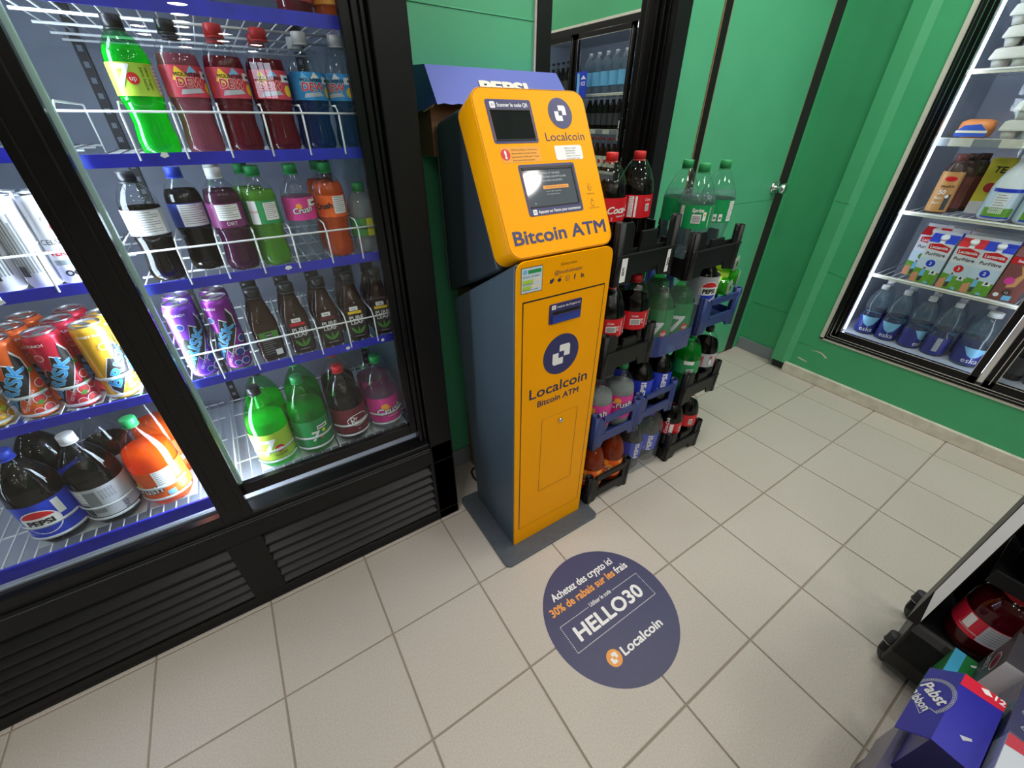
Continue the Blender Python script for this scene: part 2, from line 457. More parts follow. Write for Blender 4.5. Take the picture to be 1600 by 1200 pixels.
# green door in the back wall with dark gaps
dr = thing('door_1', None, None); struct(dr)
b = MB(); b.box(1.785, 2.528, WY - 0.005, WY + 0.04, 0.012, 2.3, 'green_wall'); b.build('door_panel', dr, bevel=0.002)
b = MB(); b.box(1.739, 1.782, WY - 0.004, WY + 0.03, 0, 2.32, 'black_metal'); b.build('door_jamb', dr)
b = MB(); b.box(1.7365, 1.739, WY - 0.0045, WY + 0.03, 0, 2.32, 'wood_edge'); b.box(1.782, 1.7845, WY - 0.0045, WY + 0.03, 0, 2.3, 'wood_edge')
b.box(2.529, 2.533, WY - 0.004, WY + 0.03, 0, 2.3, 'wood_edge'); b.build('door_edge', dr)
b = MB(); b.box(2.533, 2.625, WY - 0.003, WY + 0.03, 0, 2.32, 'dark_gap'); b.build('door_jamb', dr)
k = MB()
kx, kz = 2.495, 1.03
fn = lambda r, z: None
prof = [(0.001, 0), (0.031, 0), (0.031, 0.004), (0.026, 0.008), (0.012, 0.011), (0.011, 0.03), (0.016, 0.034), (0.0255, 0.042), (0.0275, 0.052), (0.024, 0.062), (0.012, 0.067), (0.001, 0.068)]
k.lathe(prof, 'chrome', 20)
k.v = [(kx + x, WY - 0.005 - z, kz + y) for x, y, z in k.v]
k.build('door_knob', dr)
b = MB(); b.box(2.524, 2.531, WY - 0.012, WY + 0.002, kz - 0.03, kz + 0.03, 'chrome'); b.build('latch_plate', dr)
b = MB(); b.tube([(1.787, WY - 0.0055, 0.985), (2.527, WY - 0.0055, 0.968)], 0.0013, 'green_wall'); b.build('panel_seam', dr)

# right wall: short return, trim board, cooler wall with openings
RX = 2.63
b = MB()
b.box(2.69, 2.8, -0.02, WY, 0, 2.6, 'green_dark')
for y0, y1, z0, z1 in ((-0.215, -0.03, 0.05, 2.6), (-2.32, -0.215, 1.955, 2.6), (-2.32, -0.215, 0.05, 0.272), (-13, -2.32, 0.05, 2.6)):
    b.box(RX, RX + 0.05, y0, y1, z0, z1, 'green_dark')
b.box(RX, 2.8, -0.03, -0.02, 0.05, 2.6, 'green_dark')
wr = struct(b.build('wall_right'))
b = MB()
b.prism([(RX - 0.022, -0.018), (RX - 0.022, -0.088), (RX, -0.118), (2.69, -0.118), (2.69, -0.018)], lambda u, v, d: (u, v, d), 0.055, 2.6, 'green_trim')
b.build('corner_board', wr, bevel=0.003)
b = MB(); b.box(2.64, 2.69, -0.09, -0.022, 0, 0.055, 'black_rubber'); b.build('corner_foot', wr)
b = MB(); b.box(RX - 0.022, RX, -2.32, -0.1, 0, 0.066, 'white_kick')
b.box(RX - 0.022, RX, -13, -2.32, 0, 0.066, 'white_kick'); struct(b.build('baseboard_right', bevel=0.004))
b = MB(); b.box(2.678, 2.69, -0.02, WY, 0, 0.078, 'base_grey'); struct(b.build('baseboard_return', bevel=0.003))
b = MB()
b.tube([(2.689, -0.01, 0.335), (2.689, 0.24, 0.33)], 0.0014, 'green_dark'); b.tube([(RX - 0.0225, -0.03, 0.99), (RX - 0.0225, -0.1, 0.985)], 0.0014, 'green_trim')
b.tube([(RX - 0.0005, -0.12, 0.64), (RX - 0.0005, -0.21, 0.63)], 0.0014, 'green_dark'); b.tube([(RX - 0.0005, -0.12, 0.21), (RX - 0.0005, -0.26, 0.22)], 0.0014, 'green_dark'); b.build('panel_seam', wr)
b = MB()                                                     # chipped paint on the cooler wall
fy = YZ(RX)
b.poly([(-0.2, 0.185), (-0.235, 0.197), (-0.262, 0.196), (-0.292, 0.180), (-0.296, 0.172), (-0.286, 0.172), (-0.262, 0.188), (-0.235, 0.191)], fy, 0.0008, 'white_trim')
b.poly([(-0.148, 0.118), (-0.165, 0.121), (-0.185, 0.117), (-0.205, 0.114), (-0.21, 0.108), (-0.19, 0.108), (-0.165, 0.112)], fy, 0.0008, 'white_trim')
b.build('paint_chip', wr)

# ceiling lamps and added fill lamps
def lamp():
    t = thing('ceiling_or_fill_lamp', 'round recessed white lamp or added fill lamp in the store ceiling', 'lamp', (0, 0, 0), 0, 'recessed ceiling lamps')
    b = MB(); b.lathe([(0.128, 0), (0.128, -0.004), (0.112, -0.006), (0.110, 0)], 'white_trim', 24, closed=False); b.build('trim_ring', t)
    b = MB(); b.lathe([(0.001, -0.014), (0.06, -0.012), (0.110, -0.004)], 'lamp', 24, closed=False); b.build('lens', t)
    return t
L0 = lamp(); first = True
LP = [(x, y) for x in (-2.4, -0.8, 0.8, 1.86) for y in (-0.40, -1.43, -2.68, -3.93, -5.2) if not (x < 0 and y > -1) and not (x < -2 and y > -3)] + [(2.3, -0.75), (1.35, -0.15), (2.25, -2.05), (-0.15, -0.42)]  # loose positions after the grid are lamps added to brighten dim floor and walls
LP += [(0.17, y) for y in (-7.24, -8.0, -8.6, -9.1, -9.9, -10.55, -11.7)] + [(-0.42, -9.4), (-0.41, -10.3), (0.79, -9.5), (0.80, -10.4), (1.38, -10.6), (1.40, -11.65)]
for x, y in LP:
    if first: L0.location = (x, y, 2.6); first = False
    else: dup(L0, (x, y, 2.6), 0, L0['label'])
# ------------------------------------------------------------------ bottles, cans and cartons: builders
def fillprof(prof, level, k=0.965):
    out = []
    for i, (r, z) in enumerate(prof):
        if z <= level: out.append((r * k, z + (0.0012 if i == 0 else 0)))
        else:
            r0, z0 = prof[i - 1]; t = (level - z0) / (z - z0); out.append(((r0 + (r - r0) * t) * k, level)); break
    return out
P591 = [(.020, 0), (.030, .004), (.0335, .014), (.0335, .030), (.0298, .056), (.0312, .080), (.0340, .094), (.0342, .150), (.0325, .163), (.0255, .180), (.0160, .192), (.0125, .197), (.0125, .205)]
P2L = [(.030, 0), (.045, .005), (.0515, .020), (.0525, .034), (.0525, .146), (.0515, .160), (.0470, .182), (.0370, .206), (.0240, .226), (.0150, .236), (.0136, .242), (.0136, .256)]
PCOKE = [(.030, 0), (.046, .005), (.0522, .020), (.0525, .080), (.0505, .094), (.0525, .102), (.0527, .166), (.0520, .178), (.0470, .202), (.0350, .230), (.0230, .249), (.0145, .256), (.0138, .262)]
PSPR = [(.030, 0), (.044, .005), (.0480, .022), (.0455, .060), (.0500, .095), (.0522, .104), (.0522, .172), (.0500, .184), (.0420, .205), (.0270, .234), (.0165, .251), (.0138, .256), (.0138, .262)]
PNES = [(.022, 0), (.031, .005), (.033, .02), (.031, .05), (.033, .06), (.033, .095), (.034, .110), (.030, .128), (.017, .146), (.0125, .150), (.0125, .158)]
PWAT = [(.036, 0), (.044, .006), (.046, .03), (.045, .098), (.040, .112), (.034, .122), (.044, .140), (.047, .165), (.043, .195), (.030, .225), (.017, .246), (.013, .250), (.013, .256)]
PULTRA = [(.030, 0), (.037, .006), (.038, .02), (.038, .16), (.035, .185), (.024, .21), (.019, .216), (.019, .226)]
PBEER = [(.024, 0), (.030, .004), (.031, .02), (.031, .13), (.026, .155), (.0145, .185), (.0125, .23), (.0125, .235)]
petal = lambda t, z: 1 - 0.10 * max(0, 1 - z / 0.022) * (0.5 + 0.5 * math.cos(5 * t)) if z < 0.022 else 1
def cap_mesh(r, z0, z1, mat):
    b = MB(); n = 28
    b.lathe([(r, z0), (r, z1 - .0015), (r * .9, z1)], mat, n, mod=lambda t, z: 1 + 0.02 * math.cos(14 * t))
    b.lathe([(r * 1.04, z0 - .0035), (r * 1.04, z0 - .0008)], mat, n)
    return b
def bottle(name, label, cat, loc, group, prof, fill, shell, drink, capm, capr, caph, lab=None, art=None, rz=0, bumpy=True):
    t = thing(name, label, cat, loc, rz, group)
    H = prof[-1][1]
    b = MB(); b.lathe(prof, shell, 28, mod=petal if bumpy else None, closed=True); b.build('body', t)
    if drink:
        b = MB(); b.lathe(fillprof(prof, fill), drink, 28, mod=petal if bumpy else None); b.build('drink', t)
    cap_mesh(capr, H - caph * .45, H + caph * .55, capm).build('cap', t)
    if lab:
        z0, z1, m = lab
        R = max(r for r, z in prof if z0 - .03 <= z <= z1 + .03) + .0006
        b = MB(); n = 36
        b.lathe([(R, z0), (R, z1)], m, n, closed=False)
        if art: art(b, cyl(R + .0003, z0), R, z1 - z0)
        b.build('label', t)
    return t
def rect(b, fn, u0, u1, v0, v1, m, d=.0003, ml=.006): b.flat([(u0, v0), (u1, v0), (u1, v1), (u0, v1)], fn, d, m, ml)
def nutr(b, fn, u0, u1, v0, v1, n=7, m='print_white'):
    rect(b, fn, u0, u1, v0, v1, m, .0003)
    h = (v1 - v0) / (n + 1)
    for i in range(n):
        w = (u1 - u0) * (.82 if i % 3 else .6); v = v1 - h * (i + .7)
        rect(b, fn, u0 + (u1 - u0) * .08, u0 + (u1 - u0) * .08 + w, v - h * .12, v + h * .12, 'line_grey', .0006)
def barcode(b, fn, u0, u1, v0, v1, horiz=True):
    rect(b, fn, u0, u1, v0, v1, 'print_white', .0003)
    n = 9
    for i in range(n):
        a = .1 + .8 * i / n; w = .05 if i % 2 else .03
        if horiz: rect(b, fn, u0 + (u1 - u0) * .08, u1 - (u1 - u0) * .08, v0 + (v1 - v0) * a, v0 + (v1 - v0) * (a + w), 'print_black', .0006)
        else: rect(b, fn, u0 + (u1 - u0) * a, u0 + (u1 - u0) * (a + w), v0 + (v1 - v0) * .1, v1 - (v1 - v0) * .1, 'print_black', .0006)
def disc(b, fn, u, v, r, m, d=.0005, ml=.008, ry=None, n=20): b.flat(circle(u, v, r, n, ry), fn, d, m, ml)
def roll(art, du): return lambda b, fn, R, h: art(b, (lambda u, v, d: fn(u + du, v, d)), R, h)
# label prints
def art_up(b, fn, R, h, big=1.0, seven='print_white'):
    b.text('7', fn, -.012 * big, h * .22, .075 * big, seven, .0008, 'c', .03, shear=.15, maxlen=.008)
    disc(b, fn, .012 * big, h * .22 + .016 * big, .0125 * big, 'red', .0006)
    b.text('up', fn, .012 * big, h * .22 + .0115 * big, .017 * big, 'print_white', .0011, 'c', .02, maxlen=.008)
def art_lime2(b, fn, R, h):
    art_up(b, fn, R, h, 1.0); b.text('SUGAR', fn, .012, .012, .011, 'print_black', .0008, maxlen=.008)
    nutr(b, fn, -.085, -.05, .015, h - .012)
def art_green2(b, fn, R, h):
    art_up(b, fn, R, h, .62); rect(b, fn, .0, .034, h * .62, h * .76, 'print_white'); rect(b, fn, .003, .03, h * .67, h * .71, 'print_black', .0006)
    disc(b, fn, .018, h * .52, .006, 'lemon')
def art_lime5(b, fn, R, h):
    b.text('7', fn, -.02, .014, .046, 'print_white', .0008, 'c', .03, shear=.15, maxlen=.006)
    disc(b, fn, -.008, .026, .009, 'red'); b.text('up', fn, -.008, .0228, .011, 'print_white', .001, maxlen=.006)
    b.text('zero sucre', fn, .006, h - .006, .008, 'print_black', .0008, 'l', rot=-PI / 2, maxlen=.006)
    b.text('zero sugar', fn, .014, h - .006, .008, 'print_black', .0008, 'l', rot=-PI / 2, maxlen=.006)
    nutr(b, fn, .028, .046, .003, h - .003)
def art_dew(b, fn, R, h, a='yellow', c='sky_blue'):
    b.flat([(-.03, h * .55), (-.02, h * .98), (-.005, h * .7), (-.012, h * .45)], fn, .0003, a, .006)
    b.flat([(-.005, h * .75), (.004, h), (.014, h * .8)], fn, .0003, c, .006)
    b.flat([(-.024, .004), (.018, .008), (.012, h * .3), (-.02, h * .25)], fn, .0003, 'silver_label', .006)
    b.text('MOUNTAIN', fn, -.003, h * .66, .0085, 'print_black', .0008, 'c', .02, maxlen=.006)
    b.text('DEW', fn, -.002, h * .34, .02, 'print_white', .0006, 'c', .06, shear=.1, maxlen=.006)
    b.text('DEW', fn, -.002, h * .34, .02, 'red', .0009, 'c', .02, shear=.1, maxlen=.006)
    rect(b, fn, .021, .045, h * .6, h * .85, 'print_white'); rect(b, fn, .028, .043, h * .68, h * .76, 'print_black', .0006)
    disc(b, fn, .033, h * .3, .01, 'yellow')
def art_dewb(b, fn, R, h): art_dew(b, fn, R, h, 'sky_blue', 'print_white')
def art_white5(b, fn, R, h): nutr(b, fn, -.026, .028, .002, h - .002, 9)
def art_grape(b, fn, R, h): nutr(b, fn, -.024, .022, h * .32, h - .002, 6); b.text('DIET', fn, 0, .005, .01, 'print_white', .0008, maxlen=.006)
def art_lime5b(b, fn, R, h): rect(b, fn, -.034, -.014, .0, h, 'print_white'); nutr(b, fn, .0, .03, .008, h - .004, 8); b.text('GINGER', fn, -.024, h * .5, .006, 'red', .0008, maxlen=.006)
def art_crush(b, fn, R, h, s=1.0, cap=True):
    disc(b, fn, -.014 * s, h * .62, .011 * s, 'orange_pale')
    b.text('Crush', fn, -.002 * s, h * .34, .029 * s, 'print_black', .0007, 'c', .07, shear=.1, rot=.12, maxlen=.007)
    b.text('Crush', fn, -.002 * s, h * .34, .029 * s, 'print_white', .001, 'c', .015, shear=.1, rot=.12, maxlen=.007)
def art_pink5(b, fn, R, h):
    art_crush(b, fn, R, h, .62); rect(b, fn, .014, .042, h * .6, h * .9, 'print_white'); rect(b, fn, .022, .04, h * .7, h * .78, 'print_black', .0006)
def art_orange5(b, fn, R, h):
    b.text('Crush', fn, -.026, h * .4, .018, 'print_black', .0008, 'c', .04, rot=.12, maxlen=.006); nutr(b, fn, -.002, .03, .008, h - .002, 8)
def art_nes(b, fn, R, h): rect(b, fn, .005, .03, 0, h, 'lemon'); rect(b, fn, -.032, -.012, 0, h, 'cap_green'); b.text('Nestea', fn, .004, h * .4, .017, 'print_black', .0008, 'c', .01, maxlen=.006)
def art_pepsi_side(b, fn, R, h):
    b.text('PEPSI', fn, .008, .006, .028, 'print_white', .0008, 'l', .04, width=h * .9, rot=PI / 2, maxlen=.01)
    b.text('cola', fn, -.02, .01, .008, 'print_white', .0008, 'l', rot=PI / 2, maxlen=.01)
def art_pepsi_globe(b, fn, R, h, s=1.0):
    r = .034 * s
    disc(b, fn, 0, h * .5, r * 1.08, 'print_white', .0003)
    top = [(r * math.cos(a), h * .5 + r * math.sin(a)) for a in [PI * i / 14 for i in range(1, 14)]]
    b.flat([p for p in top if p[1] > h * .5 + .010 * s], fn, .0006, 'red', .008)
    b.flat([(x, 2 * h * .5 - y) for x, y in top if y > h * .5 + .010 * s], fn, .0006, 'pepsi_blue', .008)
    b.text('PEPSI', fn, 0, h * .5 - .0075 * s, .022 * s, 'print_black', .0009, 'c', .05, maxlen=.008)
def art_pepsi2(b, fn, R, h):
    art_pepsi_globe(b, fn, R, h, 1.0); rect(b, fn, .036, .05, h * .55, h * .95, 'print_white')
def art_pepsi_tag(b, fn, R, h): rect(b, fn, -.02, .03, h * .66, h * .82, 'print_white'); rect(b, fn, -.008, .026, h * .71, h * .77, 'print_black', .0006); disc(b, fn, -.014, h * .74, .004, 'print_black')
def art_diet2(b, fn, R, h):
    nutr(b, fn, -.03, -.012, h * .55, h * .95, 5); rect(b, fn, -.012, .012, h * .15, h * .9, 'base_grey', .0003); rect(b, fn, -.032, -.014, .004, h * .45, 'dark_card', .0003)
    for k in range(5): b.text('ZERO SUCRE', fn, .018 + k * .006, h * .9, .005, 'dark_card', .0006, 'l', rot=-PI / 2, maxlen=.008)
    b.text('pepsi', fn, .055, h * .2, .02, 'dark_card', .0006, 'c', rot=PI / 2, maxlen=.008)
def art_orange2(b, fn, R, h):
    art_crush(b, (lambda u, v, d: fn(u - .03, v - .012, d)), R, h, 1.1); nutr(b, fn, .0, .04, h * .42, h * .98, 7); rect(b, fn, .012, .03, .004, h * .22, 'ice_blue')
def art_pink2(b, fn, R, h): art_crush(b, fn, R, h, 1.25); b.text('cream soda', fn, .004, h * .2, .008, 'print_white', .0008, maxlen=.008)
def art_orange3(b, fn, R, h): art_crush(b, (lambda u, v, d: fn(u + .006, v - .012, d)), R, h, 1.2); disc(b, fn, -.03, h * .7, .014, 'orange_pale'); disc(b, fn, .035, h * .75, .012, 'orange_pale')
def art_drp(b, fn, R, h):
    o = circle(0, h * .5, .036, 28, .022); i = circle(0, h * .5, .0335, 28, .0195)
    b.flat(o, fn, .0004, 'print_white', .008); b.flat(i, fn, .0007, 'maroon', .008)
    b.text('Dr', fn, -.014, h * .5 + .001, .02, 'print_white', .001, 'c', .02, maxlen=.008); b.text('Pepper', fn, .003, h * .5 - .013, .019, 'print_white', .001, 'c', .02, maxlen=.008)
    b.text('Dr', fn, .068, h * .42, .03, 'print_white', .001, 'c', .02, maxlen=.008); b.text('23', fn, -.004, .01, .008, 'print_white', .0008, maxlen=.008)
def art_coke_back(b, fn, R, h):
    b.text('Coke', fn, -.014, h * .72, .010, 'print_white', .0008, 'c', .01, shear=.3, maxlen=.008); barcode(b, fn, -.028, .006, h * .28, h * .62)
    rect(b, fn, .009, .017, h * .36, h * .6, 'print_white', .0003); rect(b, fn, .0105, .0155, h * .4, h * .56, 'coke_red', .0006)
    b.text('ORIGINAL', fn, .026, h * .1, .006, 'print_white', .0008, 'l', .01, width=h * .8, rot=PI / 2, maxlen=.008)
    b.text('Coca', fn, .058, h * .06, .03, 'print_white', .0008, 'l', .02, shear=.3, rot=PI / 2, maxlen=.008)
def art_coke_front(b, fn, R, h):
    b.text('Coca-Cola', fn, .012, h * .38, .026, 'print_white', .0008, 'c', .025, shear=.35, rot=.04, maxlen=.008)
    b.text('ORIGINAL TASTE', fn, .006, h * .2, .006, 'print_white', .0008, 'c', .01, maxlen=.008); b.text('2', fn, -.03, .004, .012, 'print_white', .0008, maxlen=.008)
def art_coke_bar(b, fn, R, h):
    nutr(b, fn, -.036, -.022, .003, h - .003, 9); rect(b, fn, -.018, -.012, .003, h - .003, 'print_white'); barcode(b, fn, .016, .03, h * .3, h * .62); b.text('Coke', fn, .022, h * .74, .01, 'print_white', .0008, 'c', shear=.3, maxlen=.008)
def art_coke_wrap(b, fn, R, h): rect(b, fn, -.03, -.014, .006, h - .004, 'print_white'); b.text('Coca-Cola', fn, -.036, .006, .02, 'print_white', .0008, 'l', .02, shear=.3, rot=PI / 2, maxlen=.008); barcode(b, fn, .016, .034, h * .2, h * .68)
def art_dietcoke(b, fn, R, h):
    b.text('Coke', fn, -.028, h * .1, .02, 'coke_red', .0008, 'l', .03, rot=PI / 2, maxlen=.008); disc(b, fn, .002, h * .75, .006, 'red'); rect(b, fn, -.006, .01, h * .16, h * .6, 'base_grey'); rect(b, fn, -.004, .008, h * .2, h * .56, 'print_white', .0006)
    b.text('Diet', fn, .042, h * .1, .022, 'coke_red', .0008, 'l', .03, rot=PI / 2, maxlen=.008)
def art_ginger(b, fn, R, h):
    rect(b, fn, -.04, .0, h * .72, h * .98, 'print_white'); barcode(b, fn, -.025, .004, h * .12, h * .4); disc(b, fn, .05, h * .55, .015, 'pink_light'); b.text('DRY', fn, .05, h * .46, .012, 'red', .0008, maxlen=.008)
def art_sprite_back(b, fn, R, h):
    b.text('Sprite', fn, -.004, h * .72, .014, 'print_white', .0008, 'c', .02, shear=.2, maxlen=.008); barcode(b, fn, -.018, .008, h * .25, h * .62)
    rect(b, fn, .013, .023, h * .36, h * .72, 'print_white'); disc(b, fn, .018, h * .6, .003, 'orange_pale', .0006)
    b.text('LEMON-LIME', fn, .036, h * .08, .007, 'print_white', .0008, 'l', .01, width=h * .84, rot=PI / 2, maxlen=.008); nutr(b, fn, -.056, -.044, .004, h - .004, 9)
def art_sprite_side(b, fn, R, h):
    b.text('Sprite', fn, -.03, h * .1, .03, 'print_white', .0008, 'l', .02, shear=.2, rot=PI / 2, maxlen=.008)
    for u in (-.014, .003): rect(b, fn, u, u + .011, h * .06, h * .38, 'print_white'); rect(b, fn, u + .002, u + .009, h * .16, h * .26, 'base_grey', .0006)
    nutr(b, fn, .03, .052, .004, h - .004, 10)
def art_eska(b, fn, R, h):
    b.flat([(-.045, h), (.045, h), (.02, h * .55), (0, h * .42), (-.02, h * .55)], fn, .0003, 'ice_blue', .008)
    b.text('eska', fn, .0, h * .12, .034, 'print_white', .0008, 'c', .0, maxlen=.008)
def art_eska_nutr(b, fn, R, h): nutr(b, fn, -.016, .004, h * .2, h * .95, 8, 'silver_label')
def art_ultra(b, fn, R, h):
    disc(b, fn, .0, h * .83, .022, 'red', .0004, .007, .01); b.text('UltraPUR', fn, 0, h * .62, .013, 'print_black', .0008, 'c', .01, maxlen=.007)
    b.text('50', fn, -.008, h * .45, .024, 'print_white', .0008, 'c', .03, maxlen=.007); rect(b, fn, .01, .03, h * .05, h * .45, 'dark_card'); disc(b, fn, .014, h * .4, .007, 'print_white', .0006)
    for v in (.32, .2): b.text('PROT', fn, -.012, h * v, .011, 'print_white', .0008, 'c', .02, maxlen=.007)
def art_jug(b, fn, R, h): rect(b, fn, -.05, .05, h * .88, h, 'pepsi_blue'); rect(b, fn, -.05, .05, 0, h * .34, 'grass_print'); nutr(b, fn, -.03, .015, h * .15, h * .84, 7); rect(b, fn, -.05, .05, -.002, .004, 'pepsi_blue', .0005)
def art_beer(b, fn, R, h): rect(b, fn, -.02, .02, h * .2, h * .8, 'cream_strip'); disc(b, fn, 0, h * .5, h * .2, 'red')

def can(name, label, cat, loc, group, r, h, m, art=None, rz=0):
    t = thing(name, label, cat, loc, rz, group)
    b = MB(); b.lathe([(r * .72, 0.003), (r * .8, 0), (r * .97, .008), (r, .013), (r, h - .016), (r * .88, h - .004)], m, 32); b.lathe([(r * .72, 0.0028), (r * .80, -.0002), (r * .9, .003)], 'alum', 32, closed=False)
    if art: art(b, cyl(r + .0003, .012), r, h - .028)
    b.build('body', t)
    b = MB(); b.lathe([(r * .87, h - .0045), (r * .9, h - .001), (r * .89, h), (r * .83, h), (r * .81, h - .004), (r * .78, h - .0046), (.001, h - .0042)], 'alum', 32, closed=False); b.build('lid', t)
    b = MB(); b.prism(rrect(-.006, -.014, .006, .008, .0055), lambda u, v, d: (u, v, h - .0038 + d), 0, .0011, 'alum'); b.prism(circle(0, .012, .0075, 14, .006), lambda u, v, d: (u, v, h - .0042 + d), 0, .0006, 'base_grey'); b.build('tab', t)
    return t
def art_brisk(fruit, leafm='leaf', kind=0):
    def f(b, fn, R, h):
        zz = [(-.030, h * .12), (-.018, h * .02), (.004, h * .30), (.010, h * .22), (.040, h * .62), (.040, h * .80), (.030, h * .92), (.024, h * .72), (.010, h * .78), (.002, h * .56), (-.010, h * .60), (-.030, h * .30)]
        cx_ = sum(p[0] for p in zz) / 12; cy_ = sum(p[1] for p in zz) / 12
        b.flat([(cx_ + (x - cx_) * 1.08, cy_ + (y - cy_) * 1.06) for x, y in zz], fn, .0003, 'print_white', .006)
        b.flat(zz, fn, .0006, 'print_black', .006)
        b.text('BRISK', fn, -.016, h * .13, .030, 'ice_blue', .0009, 'l', .05, width=.105, shear=.1, rot=1.02, maxlen=.005)
        b.text('BRISK', fn, -.015, h * .135, .030, 'dew_blue', .0014, 'l', .0, width=.100, shear=.1, rot=1.02, maxlen=.005)
        b.text('ICED TEA|THE GLACE', fn, .002, h * .08, .0075, 'print_white', .0014, 'l', .0, width=.05, rot=1.02, maxlen=.005)
        for k, (u, v, rr) in enumerate(((.028, .22, .011), (.016, .05, .008), (.044, .42, .010), (.034, .06, .010), (.046, .24, .010), (-.006, .78, .008))):
            disc(b, fn, u, h * v, rr, 'print_white', .0008 + k * .0001, .005, n=14); disc(b, fn, u, h * v, rr * .86, fruit, .0011 + k * .0001, .005, n=14)
        for u, v in ((.036, .62), (.03, .3), (.018, .16)):
            b.flat([(u, h * v), (u + .008, h * v + .008), (u + .014, h * v + .003), (u + .008, h * v - .004)], fn, .0018, leafm, .005)
        b.text('BERRY PUNCH', fn, -.012, h * .94, .0075, 'print_white', .0009, 'c', .02, maxlen=.005)
    return f
def art_slim(a, bb):
    def f(b, fn, R, h):
        disc(b, fn, .0, h * .8, .004, 'print_black', .0004); disc(b, fn, .0, h * .8, .003, 'can_white', .0006)
        b.text(a, fn, 0, h * .48, .013, 'dark_card', .0008, 'c', .01, maxlen=.006); b.text(bb, fn, 0, h * .33, .014, 'red', .0008, 'c', .02, maxlen=.006)
        rect(b, fn, -.02, .02, h * .2, h * .27, 'base_grey'); b.text('OC', fn, 0, h * .05, .015, 'print_black', .0008, 'c', .05, maxlen=.006)
        disc(b, fn, .014, h * .7, .011, 'red', .0004); disc(b, fn, .017, h * .7, .009, 'orange_pale', .0007)
    return f
def art_slim_txt(b, fn, R, h):
    for k in range(7): rect(b, fn, -.018 + k * .005, -.016 + k * .005, h * .15, h * (.9 - .05 * (k % 3)), 'base_grey')
    rect(b, fn, -.02, -.004, h * .1, h * .24, 'dark_card', .0006)
def tea(label, loc, group, band, rz=0, first=False):
    t = thing('tea_bottle', label, 'bottle', loc, rz, group)
    def ring(k, z, rr):
        return [(x, y, z) for x, y in rrect(-k, -k, k, k, rr, 5)]
    lv = [(.022, 0, .010), (.028, .004, .011), (.0295, .012, .011), (.0295, .100, .011), (.0275, .112, .012), (.020, .140, .0155), (.0165, .158, .0155), (.0155, .168, .0150), (.0155, .178, .0150)]
    def loft(b, L, m):
        n = len(ring(*L[0])); vs = [p for l in L for p in ring(*l)]
        fs = [(k * n + i, k * n + (i + 1) % n, (k + 1) * n + (i + 1) % n, (k + 1) * n + i) for k in range(len(L) - 1) for i in range(n)]
        fs += [tuple(range(n - 1, -1, -1)), tuple(range((len(L) - 1) * n, len(L) * n))]
        b.add(vs, fs, m, True)
    b = MB(); loft(b, lv, 'pet'); b.build('body', t)
    b = MB(); loft(b, [(k * .965, z + (.001 if i == 0 else 0), r * .96) for i, (k, z, r) in enumerate(lv[:7])], 'tea_drink'); b.build('drink', t)
    cap_mesh(.0175, .170, .190, 'cap_black').build('cap', t)
    b = MB()
    F = [plane((0, -.0297, 0), (1, 0, 0), (0, 0, 1))] if band == 'back' else [plane((0, -.0297, 0), (1, 0, 0), (0, 0, 1))]
    fn = F[0]
    if band == 'back':
        b.poly([(-.022, .012), (.022, .012), (.022, .078), (-.022, .078)], fn, .0002, 'tea_label')
        b.poly([(-.022, .066), (.022, .066), (.022, .084), (-.022, .084)], fn, .0004, 'leaf'); b.poly([(-.008, .069), (.008, .069), (.008, .08), (-.008, .08)], fn, .0006, 'print_black'); b.text('ZERO', fn, 0, .072, .006, 'print_white', .0008)
        for k in range(7): b.poly([(-.02, .06 - k * .006), (.002 + .004 * (k % 3), .06 - k * .006), (.002 + .004 * (k % 3), .0615 - k * .006), (-.02, .0615 - k * .006)], fn, .0006, 'base_grey')
        b.poly([(.004, .016), (.02, .016), (.02, .032), (.004, .032)], fn, .0006, 'print_white')
    else:
        b.poly([(-.023, .012), (.023, .012), (.023, .078), (-.023, .078)], fn, .0002, 'tea_label')
        b.poly([(-.020, .083), (.016, .083), (.016, .091), (-.020, .091)], fn, .0004, band)
        b.poly([(-.014, .093), (.008, .093), (.008, .104), (-.014, .104)], fn, .0004, 'print_white'); b.text('TEA', fn, -.003, .0955, .007, 'print_black', .0007)
        b.text('PURE', fn, 0, .066, .0165, 'print_white', .0008, 'c', .01); b.text('LEAF', fn, 0, .0525, .0165, 'print_white', .0008, 'c', .01)
        for sx in (-1, 1):
            b.poly([(0, .022), (sx * .006, .034), (sx * .015, .043), (sx * .019, .045), (sx * .017, .036), (sx * .010, .026)], fn, .0006, 'leaf')
        b.poly([(-.003, .024), (.0, .048), (.004, .036), (.003, .024)], fn, .0008, 'leaf'); b.text('real brewed tea', fn, 0, .015, .004, 'print_white', .0006)
    b.build('label', t)
    return t
